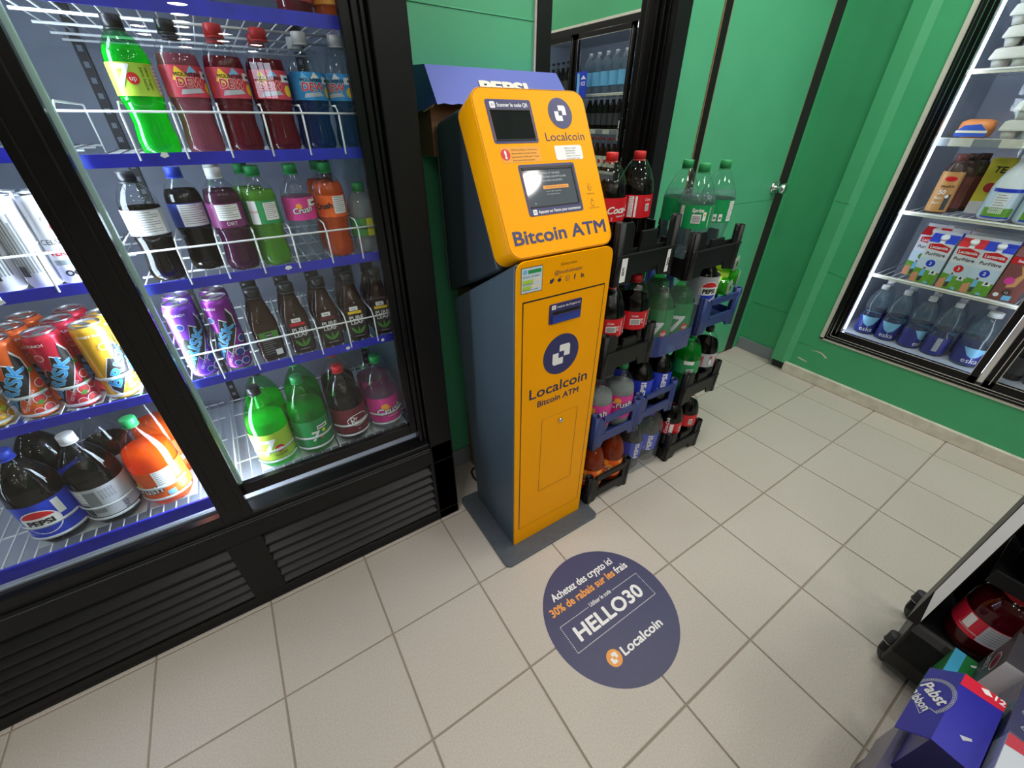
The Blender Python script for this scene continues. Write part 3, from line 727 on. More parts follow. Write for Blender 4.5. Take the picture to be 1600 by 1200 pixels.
def carton(label, loc, rz, group, w, d, h, main, top, cap='print_white', art=None, wcap=True):
    """gable-top carton, front faces -y"""
    t = thing('milk_carton', label, 'carton', loc, rz, group)
    x, y = w / 2, d / 2; zs = h * .80; zr = h * .94
    b = MB(); b.box(-x, x, -y, y, 0, zs, main)
    vs = [(-x, -y, zs), (x, -y, zs), (x, y, zs), (-x, y, zs), (-x, -.004, zr), (x, -.004, zr), (x, .004, zr), (-x, .004, zr)]
    b.add(vs, [(0, 1, 5, 4), (2, 3, 7, 6), (1, 2, 6, 5), (3, 0, 4, 7), (4, 5, 6, 7)], main)
    b.box(-x, x, -.003, .003, zr, h, main)
    fn = plane((0, -y, 0), (1, 0, 0), (0, 0, 1))
    if art: art(b, fn, w, zs)
    sl = plane((0, -y, zs), (1, 0, 0), (0, y - .004, zr - zs))
    L = math.hypot(y - .004, zr - zs)
    if top:
        b.poly([(-x, .0), (-x * .2, 0), (-x * .2, L), (-x, L)], sl, .0006, top[0]); b.poly([(x * .2, .0), (x, 0), (x, L), (x * .2, L)], sl, .0006, top[1])
    b.build('body', t)
    if wcap:
        c = MB(); c.lathe([(.015, 0), (.015, .012), (.013, .014)], cap, 20)
        U = Vector((1, 0, 0)); V = Vector((0, y - .004, zr - zs)).normalized(); N = U.cross(V); O = Vector((0, -y, zs)) + V * L * .5
        c.v = [tuple(O + U * a + V * e + N * f) for a, e, f in c.v]; c.build('cap', t)
    return t
def art_milk(num, col):
    def f(b, fn, w, h):
        x = w / 2
        b.poly([(-x, h * .28), (x, h * .28), (x, h * .62), (-x, h * .62)], fn, .0004, 'sky_print'); b.poly([(-x, 0), (x, 0), (x, h * .30), (-x, h * .36)], fn, .0006, 'grass_print')
        b.poly([(-x, 0), (-x * .45, 0), (-x * .55, h * .26), (-x, h * .2)], fn, .0008, 'skin_print'); b.poly([(-x * .45, h * .16), (-x * .05, h * .18), (-x * .1, h * .34), (-x * .4, h * .33)], fn, .001, 'sky_blue')
        b.poly([(-x * .4, h * .04), (-x * .15, h * .04), (-x * .1, h * .18), (-x * .4, h * .16)], fn, .001, 'dark_card')
        b.poly(circle(-x * .25, h * .37, x * .1, 10), fn, .0012, 'choc'); b.poly([(x * .25, h * .24), (x * .8, h * .25), (x * .75, h * .34), (x * .3, h * .33)], fn, .001, 'print_white'); b.poly([(x * .4, h * .27), (x * .6, h * .27), (x * .6, h * .33), (x * .45, h * .33)], fn, .0012, 'print_black')
        b.poly([(-x * .8, h * .84), (x * .8, h * .8), (x * .82, h * .92), (0, h * .99), (-x * .82, h * .95)], fn, .0004, 'red'); b.text('Lactantia', fn, 0, h * .86, .018, 'print_white', .0008, 'c', .02)
        b.text('PurFiltre', fn, 0, h * .69, .02, 'print_black', .0008, 'c', .015); b.poly(circle(0, h * .5, .0165, 20), fn, .0008, col); b.text(num, fn, 0, h * .465, .02, 'print_white', .0012, 'c', .02)
        b.poly([(x * .2, 0.002), (x * .5, .002), (x * .5, .012), (x * .2, .012)], fn, .001, 'sky_blue')
    return f
def art_choco(b, fn, w, h):
    x = w / 2
    b.poly([(-x, h * .84), (x, h * .84), (x, h * .98), (-x, h * .98)], fn, .0004, 'red'); b.text('Sealtest', fn, 0, h * .875, .016, 'print_white', .0008, 'c', .02)
    b.poly([(-x * .3, h * .3), (x * .3, h * .35), (x * .6, h * .7), (x * .2, h * .84), (-x * .1, h * .8), (x * .25, h * .62), (-x * .3, h * .42)], fn, .0006, 'tan_label')
    b.poly(circle(-x * .3, h * .46, .016, 16), fn, .0008, 'pink'); b.poly(circle(0, h * .2, .014, 16), fn, .0008, 'choc_dark'); b.text('12', fn, 0, h * .17, .014, 'print_white', .001); b.poly(circle(-x * .6, h * .12, .009, 14), fn, .0008, 'print_white')
    b.poly([(-x * .1, .004), (x * .5, .004), (x * .5, .026), (-x * .1, .026)], fn, .0008, 'sky_blue')
# ------------------------------------------------------------------ the black sliding-door drinks cooler
CL = -1.2                                    # far end of the cooler, outside the frame
ck = thing('drinks_cooler', 'large black two door sliding glass drinks cooler full of pop bottles', 'cooler')
b = MB()
b.box(.30, .384, .03, .66, 0, 2.0, 'black_metal'); b.box(CL, CL + .05, .03, .66, 0, 2.0, 'black_metal')
b.box(CL, .384, .03, .66, 1.72, 2.0, 'black_metal'); b.box(CL, .384, .640, .66, 0, 2.0, 'black_metal'); b.box(CL + .05, .30, .06, .64, .0, .40, 'black_metal')
b.build('cabinet', ck, bevel=.002)
b = MB()
b.box(CL + .05, .30, .625, .64, .40, 1.72, 'cooler_grey'); b.box(.292, .30, .06, .625, .40, 1.72, 'cooler_grey'); b.box(CL + .05, .292, .06, .625, .40, .41, 'cooler_white'); b.box(CL + .05, .292, .06, .625, 1.70, 1.72, 'cooler_white')
b.box(CL + .05, CL + .06, .06, .625, .41, 1.70, 'cooler_grey')
b.build('liner', ck)
for x in (-.232, .27, -.95):
    b = MB(); b.box(x - .011, x + .011, .615, .625, .42, 1.68, 'black_plastic')
    for k in range(38): b.box(x - .005, x + .005, .6135, .6155, .45 + k * .032, .462 + k * .032, 'cooler_grey')
    b.build('shelf_rail', ck)
# front frame
b = MB()
b.box(.304, .386, .012, .05, .0, 2.0, 'black_metal')
b.build('frame_post', ck, bevel=.004)
b = MB()
b.box(.272, .284, .016, .05, .40, 1.75, 'black_frame'); b.box(.284, .306, .03, .055, .40, 1.75, 'black_frame'); b.box(.290, .298, .020, .05, .40, 1.75, 'black_frame')
b.build('door_track', ck, bevel=.0015)
b = MB()
b.box(CL, .300, -.002, .06, .386, .408, 'black_metal'); b.box(CL, .302, -.010, .03, .374, .392, 'black_metal')
b.build('sill', ck, bevel=.006, seg=3)
b = MB()                                         # worn paint along the sill
b.prism([(-.9, 0), (-.5, .0012), (-.2, .0006), (.1, .0012), (.29, .0004), (.29, -.001), (-.9, -.001)], plane((0, -.0105, .384), (1, 0, 0), (0, 0, 1)), 0, .0004, 'atm_base'); b.build('worn_edge', ck)
b = MB()
b.box(CL, .386, .012, .05, .300, .380, 'black_metal')
b.box(CL, .386, .012, .05, .0, .044, 'black_metal'); b.box(.296, .386, .012, .05, .044, .30, 'black_metal'); b.box(-.335, -.245, .012, .05, .044, .30, 'black_metal'); b.box(CL, -1.06, .012, .05, .044, .30, 'black_metal')
b.build('kick_frame', ck, bevel=.002)
b = MB(); b.box(-1.06, .296, .052, .058, .044, .30, 'dark_gap'); b.build('grill_back', ck)
for x0, x1, n in ((-.245, .296, 6), (-1.06, -.335, 6)):
    for k in range(n):
        z = .062 + k * (.236 / n)
        b = MB()
        b.prism([(.050, z - .008), (.014, z - .012), (.012, z - .008), (.013, z - .004), (.040, z + .017), (.050, z + .019)], lambda u, v, d: (d, u, v), x0, x1, 'grill_black')
        b.build('grill_slat', ck)
# sliding doors
def sliding(x0, x1, y0, y1, z0, sl, sr, rail, top):
    b = MB()
    b.box(x0, x0 + sl, y0, y1, z0, top, 'black_frame'); b.box(x1 - sr, x1, y0, y1, z0, top, 'black_frame')
    b.box(x0 + sl, x1 - sr, y0, y1, z0, z0 + rail, 'black_frame'); b.box(x0 + sl, x1 - sr, y0, y1, top - .05, top, 'black_frame')
    return b
d = sliding(-.262, .272, .026, .046, .452, .014, .022, .036, 1.72).build('sliding_door', ck, bevel=.002)
b = MB()
b.add([(-.249, .034, .486), (.252, .034, .486), (.252, .034, 1.68), (-.249, .034, 1.68)], [(0, 1, 2, 3)], 'glass_door'); b.build('glass_pane', d)
b = MB(); b.box(-.248, -.2325, .0355, .0375, .487, 1.68, 'gasket'); b.box(-.2325, -.2315, .0355, .048, .487, 1.68, 'gasket'); b.build('gasket', d)
d = sliding(CL + .02, -.236, -.004, .018, .402, .03, .068, .030, 1.72).build('sliding_door', ck, bevel=.002)
b = MB(); b.add([(CL + .05, .006, .430), (-.303, .006, .430), (-.303, .006, 1.68), (CL + .05, .006, 1.68)], [(0, 1, 2, 3)], 'glass_door'); b.build('glass_pane', d)
b = MB(); b.box(-.256, -.252, -.0055, -.004, .44, 1.68, 'black_metal'); b.box(-.290, -.287, -.0055, -.004, .44, 1.68, 'black_metal'); b.build('stile_groove', d)
for x, y, rx, ry in ((-.287, .088, .013, .034), (CL + .07, .07, .008, .008)):
    b = MB(); b.prism(circle(x, y, rx, 20, ry), XY, .45, 1.66, 'led', True); b.build('led_or_fill_tube', ck)
# wire shelves: grid, blue price strip and front fence
def shelf(x0, x1, z, hoops, strip=(.066, .070, -.012, .010), fence=.075, y1=.60):
    b = MB()
    for k in range(int((x1 - x0) / .028)):
        x = x0 + .012 + k * .028; b.tube([(x, .072, z - .004), (x, y1, z - .004)], .0016, 'wire_white', 5)
    for y in (.08, .20, .34, .48, .59): b.tube([(x0, y, z - .0075), (x1, y, z - .0075)], .0026, 'wire_white', 5)
    sh = b.build('wire_shelf', ck)
    if strip:
        b = MB(); b.box(x0, x1, strip[0], strip[1], z + strip[2], z + strip[3], 'strip_blue'); b.build('price_strip', sh)
    if fence:
        b = MB(); b.tube([(x0, .064, z + fence), (x1, .064, z + fence)], .0021, 'wire_white', 6)
        for x in hoops:
            b.tube([(x, .065, z - .002), (x, .065, z + fence), (x + .001, .085, z + fence + .014), (x + .001, .33, z + fence + .014), (x, .35, z)], .0020, 'wire_white', 6)
        b.build('front_fence', sh)
    return sh
HO = [-.236, -.151, -.076, -.001, .074, .148, .222]
shelf(-.254, .290, 1.271, HO)
shelf(-.254, .290, 1.034, [-.241, -.155, -.083, -.011, .064, .141, .216])
shelf(-.254, .290, .797, [-.246, -.171, -.093, -.016, .061, .137, .212])
shelf(-.254, .290, 1.500, [])
shelf(-.254, .290, .448, [], strip=None, fence=0)
shelf(CL + .06, -.27, 1.284, [])
shelf(CL + .06, -.27, 1.057, [-.36, -.44, -.52, -.6], fence=.07)
shelf(CL + .06, -.27, .793, [], fence=0)
shelf(CL + .06, -.27, .452, [], strip=(.064, .070, -.032, .006), fence=0)
b = MB(); b.tube([(-.250, .068, .455), (.290, .068, .455)], .003, 'wire_white', 6); b.tube([(-.250, .068, .455), (-.250, .60, .455)], .003, 'wire_white', 6); b.build('deck_rim', ck)
for (x0, z0, w, k) in ((-.12, 1.276, .014, 0), (.03, 1.036, .016, 1), (.12, .794, .012, 2), (-.45, 1.050, .014, 0), (.22, .793, .01, 2)):
    b = MB(); b.prism([(x0, z0), (x0 + w * .4, z0 - .004), (x0 + w, z0 - .001), (x0 + w * .9, z0 + .005), (x0 + w * .3, z0 + .006)], plane((0, .0655, 0), (1, 0, 0), (0, 0, 1)), 0, .0004, 'print_white'); b.build('torn_sticker', ck)
# clear lane guides round the bottle fronts
def guide(x, y, z, r, hs, a=1.15):
    b = MB()
    for h0, hh in hs:
        n = 16; vs = []; fs = []
        for i in range(n + 1):
            t = -a + 2 * a * i / n
            for rr, zz in ((r, h0), (r + .002, h0), (r + .002, h0 + hh), (r, h0 + hh)): vs.append((x + rr * math.sin(t), y - rr * math.cos(t), z + zz))
        for i in range(n):
            for k in range(4): fs.append((i * 4 + k, i * 4 + (k + 1) % 4, i * 4 + 4 + (k + 1) % 4, i * 4 + 4 + k))
        b.add(vs, fs, 'frost', True)
    o = b.build('lane_guide', ck)
    f = MB(); f.box(x - r * .96, x + r * .96, y - r * .6, y + r * 2, z + .0005, z + .0025, 'frost'); f.build('lane_floor', o)

G591, G2L, GCAN = 'bottles on the upper cooler shelves', 'large bottles on the cooler floor', 'cans in the cooler'
# --- top shelf of the right-hand section
z = 1.2718
Y1 = .128
bottle('soda_bottle', 'green lime soda bottle with lime label, first on the top cooler shelf', 'bottle', (-.116, Y1, z), G591, P591, .172, 'pet_green', 'lime_drink', 'cap_black', .0148, .018, (.098, .147, 'lime_label'), art_lime5, rz=.25)
d1 = bottle('soda_bottle', 'pale red soda bottle with red label beside the green lime bottle, dark cap', 'bottle', (-.040, Y1, z), G591, P591, .165, 'pet', 'pink_drink', 'cap_black', .0148, .018, (.098, .147, 'dew_red'), art_dew, rz=.35)
d2 = bottle('soda_bottle', 'red capped soda bottle, middle one of the red labelled trio', 'bottle', (.034, Y1, z), G591, P591, .165, 'pet', 'red_drink', 'cap_red', .0148, .018, (.098, .147, 'dew_red'), art_dew, rz=.2)
dup(d2, (.110, Y1, z), -.05, 'red capped soda bottle next to the blue labelled bottles', G591)
d4 = bottle('soda_bottle', 'blue labelled white capped soda bottle beside the red ones', 'bottle', (.186, Y1, z), G591, P591, .12, 'pet', 'blue_drink', 'cap_white', .0148, .018, (.098, .147, 'dew_blue'), art_dewb, rz=.1)
dup(d4, (.258, Y1, z), -.75, 'blue labelled white capped soda bottle against the black door post', G591)
dup(d2, (.036, Y1 + .078, z), 2.3, 'red capped bottle hidden behind the middle red labelled soda', G591)
dup(d1, (-.038, Y1 + .078, z), 2.0, 'dark capped pale red bottle hidden behind the first red labelled soda', G591)
dup(d2, (.112, Y1 + .078, z), 1.4, 'red capped bottle behind the red soda nearest the blue ones', G591)
dup(d4, (.188, Y1 + .078, z), 1.7, 'white capped blue labelled bottle in the second row of the top shelf', G591)
# bottles on the highest shelf, only their feet in view
z = 1.5008
u1 = bottle('juice_bottle', 'red juice bottle on the highest cooler shelf, only its foot showing', 'bottle', (.192, Y1, z), G591, P591, .16, 'pet', 'red_drink', 'cap_red', .0148, .018, (.03, .10, 'dew_red'), None)
u2 = bottle('juice_bottle', 'orange juice bottle on the highest cooler shelf, only its foot showing', 'bottle', (.262, Y1, z), G591, P591, .16, 'pet', 'orange_drink', 'cap_white', .0148, .018, (.03, .10, 'orange_pale'), None)
# --- second shelf
z = 1.0348
bottle('cola_bottle', 'dark diet cola bottle with black cap and white fact panel', 'bottle', (-.192, Y1, z), G591, P591, .150, 'pet', 'cola', 'cap_black', .0148, .018, (.098, .147, 'silver_label'), art_white5, rz=.15)
bottle('cola_bottle', 'dark cola bottle with blue band set back on the second shelf', 'bottle', (-.118, Y1 + .05, z), G591, P591, .172, 'pet', 'cola', 'cap_blue', .0148, .018, (.098, .147, 'berry_blue'), art_white5, rz=.3)
gr = bottle('grape_soda_bottle', 'purple grape soda bottle with white cap, front one', 'bottle', (-.046, Y1, z), G591, P591, .165, 'pet', 'grape_drink', 'cap_white', .0148, .018, (.098, .147, 'grape'), art_grape, rz=.1)
dup(gr, (-.048, Y1 + .072, z), 1.5, 'purple grape soda bottle with white cap, behind the other', G591)
li = bottle('ginger_ale_bottle', 'yellow green soda bottle with green cap and white panel', 'bottle', (.026, Y1, z), G591, P591, .165, 'pet', 'yellowgreen', 'cap_green', .0148, .018, (.098, .147, 'cap_green'), art_lime5b, rz=.0)
dup(li, (.010, Y1 + .078, z), 1.5, 'green capped bottle in the second row behind the yellow green soda', G591)
pk = bottle('cream_soda_bottle', 'clear soda bottle with bright pink label and green cap', 'bottle', (.104, Y1, z), G591, P591, .150, 'pet', 'water', 'cap_green', .0148, .018, (.098, .147, 'pink'), art_pink5, rz=.1)
og = bottle('orange_soda_bottle', 'small orange soda bottle with green cap and white panel', 'bottle', (.178, Y1, z), G591, P591, .172, 'pet', 'orange_drink', 'cap_green', .0148, .018, (.098, .147, 'orange_label'), art_orange5, rz=.0)
dup(og, (.176, Y1 + .078, z), 1.5, 'orange soda bottle in the second row behind the small orange one', G591)
bottle('lemon_tea_bottle', 'short cloudy lemon drink bottle with yellow green label', 'bottle', (.249, Y1, z), G591, PNES, .145, 'pet', 'cloudy', 'cap_green', .0142, .016, (.045, .088, 'leaf'), art_nes, rz=-.2)
# --- third shelf: tall cans and tea
z = .7978
c1 = can('tall_can', 'tall light purple berry iced tea can at the shelf front', 'can', (-.207, .118, z), GCAN, .0292, .187, 'purple_can', art_brisk('berry_blue', 'berry_blue'), rz=-.05)
c2 = can('tall_can', 'tall violet iced tea can with blue berries at the shelf front', 'can', (-.133, .118, z), GCAN, .0292, .187, 'violet_can', art_brisk('berry_blue', 'berry_blue'), rz=-.55)
dup(c1, (-.209, .182, z), .4, 'tall light purple can, second row behind the front one', GCAN)
dup(c2, (-.135, .182, z), .2, 'tall violet can, second row behind the berry one', GCAN)
GT = 'square tea bottles on the third shelf'
tea('square tea bottle with turned black and green back label', (-.054, .118, z), GT, 'back', rz=.15)
tr = tea('square tea bottle with red band, second in the tea row', (.022, .118, z), GT, 'red', rz=.05)
tm_ = tea('square tea bottle with maroon band, middle of the tea row', (.098, .118, z), GT, 'maroon', rz=.0)
ty = tea('square tea bottle with yellow band, fourth in the tea row', (.172, .118, z), GT, 'yellow', rz=-.05)
dup(ty, (.247, .118, z), -.1, 'square tea bottle with yellow band against the door post', GT)
for k, (src, x) in enumerate(((tr, .020), (tm_, .096), (ty, .170), (ty, .246), (tr, -.056))):
    dup(src, (x, .186, z), 0, 'square tea bottle in the second row, number %s behind the front teas' % ('one', 'two', 'three', 'four', 'five')[k], GT)
# --- cooler floor, two litre bottles
z = .4498
YB = .138
lm = bottle('large_soda_bottle', 'two litre lime green soda bottle with black cap and lime label', 'bottle', (-.132, YB, z), G2L, P2L, .166, 'pet_green', 'lime_drink', 'cap_black', .0160, .020, (.040, .132, 'lime_label'), art_lime2, rz=.0)
gn = bottle('large_soda_bottle', 'two litre green soda bottle with green cap and dark green label', 'bottle', (-.022, YB, z), G2L, P2L, .172, 'pet_green', 'green_drink', 'cap_green', .0160, .020, (.040, .132, 'up_green'), art_green2, rz=.2)
dp = bottle('large_soda_bottle', 'two litre dark soda bottle with red cap and maroon label', 'bottle', (.092, YB, z), G2L, P2L, .166, 'pet', 'cola', 'cap_red', .0160, .020, (.040, .132, 'maroon'), art_drp, rz=.35)
pc = bottle('large_soda_bottle', 'two litre clear soda bottle with pink label and green cap', 'bottle', (.205, YB, z), G2L, P2L, .138, 'pet', 'water', 'cap_green', .0160, .020, (.040, .132, 'pink'), art_pink2, rz=.2)
dup(lm, (-.122, YB + .115, z), .9, 'two litre lime green bottle behind the black capped one', G2L)
dup(gn, (-.012, YB + .115, z), 1.2, 'two litre green bottle behind the green capped one', G2L)
dup(dp, (.098, YB + .115, z), 1.3, 'two litre dark bottle behind the maroon labelled one', G2L)
dup(pc, (.212, YB + .115, z), 1.3, 'two litre pink labelled bottle in the second row', G2L)
for x in (-.132, -.022, .092, .205): guide(x, YB, z - .0012, .0555, ((.034, .007), (.072, .007)))
# --- left-hand section floor
z = .4538
pp = bottle('large_cola_bottle', 'two litre dark cola bottle with bright blue label at the frame edge', 'bottle', (-.622, YB, z), G2L, P2L, .235, 'pet', 'cola', 'cap_blue', .0160, .020, (.030, .138, 'pepsi_blue'), art_pepsi2, rz=-.1)
dt = bottle('large_cola_bottle', 'two litre diet cola bottle with white cap and silver label', 'bottle', (-.516, YB, z), G2L, P2L, .160, 'pet', 'cola', 'cap_white', .0160, .020, (.040, .132, 'silver_label'), art_diet2, rz=-.25)
oo = bottle('large_orange_soda_bottle', 'two litre orange soda bottle with green cap beside the black door stile', 'bottle', (-.402, YB, z), G2L, P2L, .178, 'pet', 'orange_drink', 'cap_green', .0160, .020, (.036, .126, 'orange_label'), art_orange2, rz=-.1)
dup(oo, (-.392, YB + .115, z), .9, 'two litre orange soda bottle behind the green capped one', G2L)
bottle('large_cola_bottle', 'two litre cola bottle with blue label tag behind the diet cola', 'bottle', (-.618, YB + .115, z), G2L, P2L, .235, 'pet', 'cola', 'cap_blue', .0160, .020, (.030, .138, 'pepsi_blue'), art_pepsi_tag, rz=-.2)
dup(dt, (-.506, YB + .115, z), 1.3, 'two litre diet cola bottle in the second row of the cooler floor', G2L)
for x in (-.622, -.516, -.402): guide(x, YB, z - .0012, .0555, ((.034, .007), (.072, .007)))
# --- left-hand section cans
z = .7938
ko = can('drink_can', 'orange blood orange iced tea can cut by the frame edge', 'can', (-.510, .118, z), GCAN, .0295, .180, 'can_orange', art_brisk('fruit_red'), rz=-.3)
kr = can('drink_can', 'red strawberry iced tea can at the shelf front', 'can', (-.440, .118, z), GCAN, .0295, .180, 'can_red', art_brisk('fruit_red'), rz=-.3)
ky = can('drink_can', 'golden yellow lemon iced tea can at the shelf front', 'can', (-.369, .118, z), GCAN, .0295, .180, 'can_yellow', art_brisk('can_yellow', 'lime_label'), rz=.7)
for src, nm, x in ((ko, 'orange', -.508), (kr, 'red', -.432), (ky, 'golden yellow', -.358)):
    for k, w in ((1, 'second'), (2, 'third')):
        dup(src, (x + .008 * k, .118 + .063 * k, z), .5 * k, '%s iced tea can, %s one back in its lane' % (nm, w), GCAN)
dup(ky, (-.582, .118, z), .3, 'golden can at the very edge of the frame beside the orange can', GCAN)
for x in (-.582, -.510, -.440, -.369): guide(x, .118, z - .0012, .0315, ((.012, .006), (.055, .006)), 1.25)
# --- left-hand section slim cans
z = 1.0578
s1 = can('slim_can', 'slim white can with grey print, second from the door stile', 'can', (-.381, .108, z), GCAN, .0235, .166, 'can_white', art_slim_txt, rz=-.2)
s2 = can('slim_can', 'slim white can with red lettering beside the door stile', 'can', (-.335, .112, z), GCAN, .0235, .166, 'can_white', art_slim('CELSIUS', 'VERVE'), rz=.15)
dup(s1, (-.431, .108, z), .3, 'slim white can third from the door stile', GCAN)
dup(s1, (-.384, .160, z), .8, 'slim white can behind the grey print one', GCAN)
dup(s2, (-.336, .163, z), .8, 'slim white can behind the red lettered one', GCAN)
dup(s1, (-.434, .160, z), -.6, 'slim white can behind the third from the stile', GCAN)

# ------------------------------------------------------------------ the yellow kiosk
km = thing('cash_kiosk', 'tall yellow and slate grey crypto cash machine on a flat steel base', 'kiosk')
b = MB(); b.prism(rrect(.413, -.318, .843, .055, .022), XY, 0, .0095, 'atm_base'); b.build('base_plate', km, bevel=.002)
def yz(poly, x0, x1, m): 
    b = MB(); b.prism(poly, lambda u, v, d: (d, u, v), x0, x1, m); return b
yz([(-.247, .0095), (-.247, 1.052), (.112, .852), (.020, .0095)], .481, .794, 'atm_grey').build('cabinet', km, bevel=.006, seg=3)
fl = XZ(-.247)
b = MB(); b.prism(rrect(.483, .011, .793, 1.056, .024, 5, (0, 0, 1, 1)), fl, 0, .006, 'atm_yellow')
fl = XZ(-.253)
for x0, x1, z0, z1 in ((.500, .5035, .088, .956), (.7755, .7775, .088, .956), (.500, .7775, .9525, .9565), (.500, .7775, .0872, .0882), (.581, .5825, .240, .556), (.7235, .725, .240, .556), (.581, .725, .2395, .2412), (.581, .725, .5555, .5562)):
    b.poly([(x0, z0), (x1, z0), (x1, z1), (x0, z1)], fl, .0004, 'print_black')
fp = b.build('front_panel', km)
b = MB(); b.lathe([(.001, .008), (.006, .0078), (.0085, .005), (.0085, 0)], 'chrome', 18); b.v = [(.655 + x, -.253 - z, .528 + y) for x, y, z in b.v]; b.build('hatch_lock', km)
# lower front print
def mark(b, fn, cx, cy, s, m, d):
    """two interlocking corner brackets"""
    r = s * .16
    p1 = [(cx - .12 * s, cy + .5 * s), (cx + .38 * s, cy + .5 * s)] + [(cx + .5 * s - r + r * math.cos(t), cy + .5 * s - r + r * math.sin(t)) for t in (1.2, .8, .4, 0)] + [(cx + .5 * s, cy - .12 * s), (cx + .16 * s, cy - .12 * s), (cx + .16 * s, cy + .16 * s), (cx - .12 * s, cy + .16 * s)]
    b.poly(p1, fn, d, m); b.poly([(2 * cx - x, 2 * cy - y) for x, y in p1], fn, d, m)
b = MB(); b.poly(circle(.638, .772, .0645, 40), fl, .0005, 'navy'); mark(b, fl, .638, .772, .062, 'print_white', .0008); b.build('emblem', km)
b = MB()
b.text('Localcoin', fl, .640, .650, .05, 'navy_print', .0006, 'c', .012, width=.221)
b.text('Bitcoin ATM', fl, .640, .613, .03, 'navy_print', .0006, 'c', .02, width=.160)
b.text('Suivez-nous', fl, .641, 1.030, .012, 'print_brown', .0006, 'c', width=.052)
b.text('@localcoinatm', fl, .641, 1.010, .014, 'navy_print', .0006, 'c', .0, width=.09)
# social marks: bird, alien head, camera, f, in
b.poly([(.582, .990), (.588, .989), (.594, .993), (.596, 1.0), (.594, 1.002), (.590, 1.001), (.588, .998), (.583, 1.001), (.583, .996)], fl, .0006, 'navy_print')
b.poly(circle(.613, .994, .0062, 14, .0048), fl, .0006, 'navy_print'); b.poly(circle(.618, 1.002, .0014, 8), fl, .0006, 'navy_print'); b.poly([(.613, .998), (.6145, 1.0025), (.618, 1.002), (.618, 1.003), (.614, 1.0035), (.612, .998)], fl, .0006, 'navy_print')
b.poly(rrect(.633, .988, .646, 1.001, .003), fl, .0006, 'navy_print'); b.poly(rrect(.6342, .9892, .6448, .9998, .0025), fl, .0008, 'atm_yellow'); b.poly(circle(.6395, .9945, .0032, 12), fl, .0009, 'navy_print'); b.poly(circle(.6395, .9945, .002, 12), fl, .001, 'atm_yellow')
b.text('f', fl, .664, .988, .0185, 'navy_print', .0006, 'c', .04); b.text('in', fl, .690, .989, .0165, 'navy_print', .0006, 'c', .04)
b.build('lower_lettering', km)
b = MB(); b.poly([(.4945, .978), (.5585, .978), (.5585, 1.042), (.4945, 1.042)], fl, .0005, 'print_black'); b.poly([(.496, .9795), (.557, .9795), (.557, 1.0405), (.496, 1.0405)], fl, .0007, 'sky_print')
b.poly(circle(.506, 1.031, .006, 14), fl, .0009, 'sky_blue')
for k, (x0, x1, z, m) in enumerate(((.515, .554, 1.030, 'cap_green'), (.499, .530, 1.006, 'lime_label'), (.532, .554, 1.008, 'cream_strip'), (.499, .525, .991, 'lime_label'), (.527, .554, .993, 'cream_strip'))): b.poly([(x0, z - .004), (x1, z - .004), (x1, z + .005), (x0, z + .005)], fl, .0009, m)
for z, w, s in ((1.017, .05, 'RESEAU QUEBEC'), (.9985, .03, 'INTERAC'), (.984, .045, 'FRAIS 1.99')): b.text(s, fl, .500, z, .005, 'print_black', .0011, 'l', width=w)
b.build('network_sticker', km)
b = MB()
b.prism(rrect(.5855, .8755, .695, .932, .004), fl, 0, .0025, 'navy')
b.prism([(.594, .878), (.691, .878), (.691, .898), (.594, .898)], fl, .0025, .006, 'slot_blue'); b.poly([(.597, .900), (.691, .900), (.691, .910), (.597, .910)], fl, .0027, 'print_black'); b.prism([(.594, .8985), (.691, .8985), (.691, .9005), (.594, .9005)], fl, .0025, .0075, 'navy')
b.poly(rrect(.592, .9165, .606, .9285, .002), fl, .0027, 'print_white'); b.text('01', fl, .599, .9195, .008, 'navy', .0029, 'c')
b.text("Insérer de l'argent ici", fl, .611, .919, .009, 'print_white', .0028, 'l', .01, width=.078)
b.build('bill_slot', km, bevel=.0008)
# head, leaning back
HP0 = Vector((0, -.245, 1.060)); HV = Vector((0, .469, .883)); HN = Vector((0, -.883, .469))
hp = lambda u, v, d: HP0 + Vector((u, 0, 0)) + HV * v + HN * d
yz([(-.182, 1.020), (-.008, 1.352), (.010, 1.356), (.132, 1.328), (.132, .872)], .478, .796, 'atm_dark').build('head_shell', km, bevel=.012, seg=3)
b = MB(); b.box(.4765, .478, .126, .133, .885, 1.32, 'atm_base'); b.build('shell_seam', km)
b = MB(); b.prism(rrect(.474, .0, .800, .383, .032, 6), hp, -.078, 0, 'atm_yellow', True); b.build('bezel', km, bevel=.003)
b = MB()
o_ = rrect(.4762, .0022, .7978, .3808, .030, 6); i_ = rrect(.4772, .0032, .7968, .3798, .029, 6)
for k in range(len(o_)):
    j = (k + 1) % len(o_); b.poly([o_[k], o_[j], i_[j], i_[k]], hp, .0006, 'print_brown')
def frame(b, out, inn, d, m):
    (a0, b0, a1, b1, r), (c0, d0, c1, d1) = out, inn
    b.poly([(a0, b0), (a1, b0), (c1, d0), (c0, d0)], hp, d, m); b.poly([(c0, d1), (c1, d1), (a1, b1), (a0, b1)], hp, d, m); b.poly([(a0, b0), (c0, d0), (c0, d1), (a0, b1)], hp, d, m); b.poly([(c1, d0), (a1, b0), (a1, b1), (c1, d1)], hp, d, m)
b.poly(rrect(.506, .260, .630, .356, .006), hp, .0006, 'navy'); b.poly([(.512, .2665), (.6245, .2665), (.6245, .334), (.512, .334)], hp, .0008, 'wood_edge')
b.poly(rrect(.517, .337, .531, .351, .003), hp, .0009, 'print_white'); b.text('01', hp, .524, .3405, .009, 'navy', .0011); b.text('Scanner le code QR', hp, .5355, .340, .012, 'print_white', .0009, 'l', .015, width=.085)
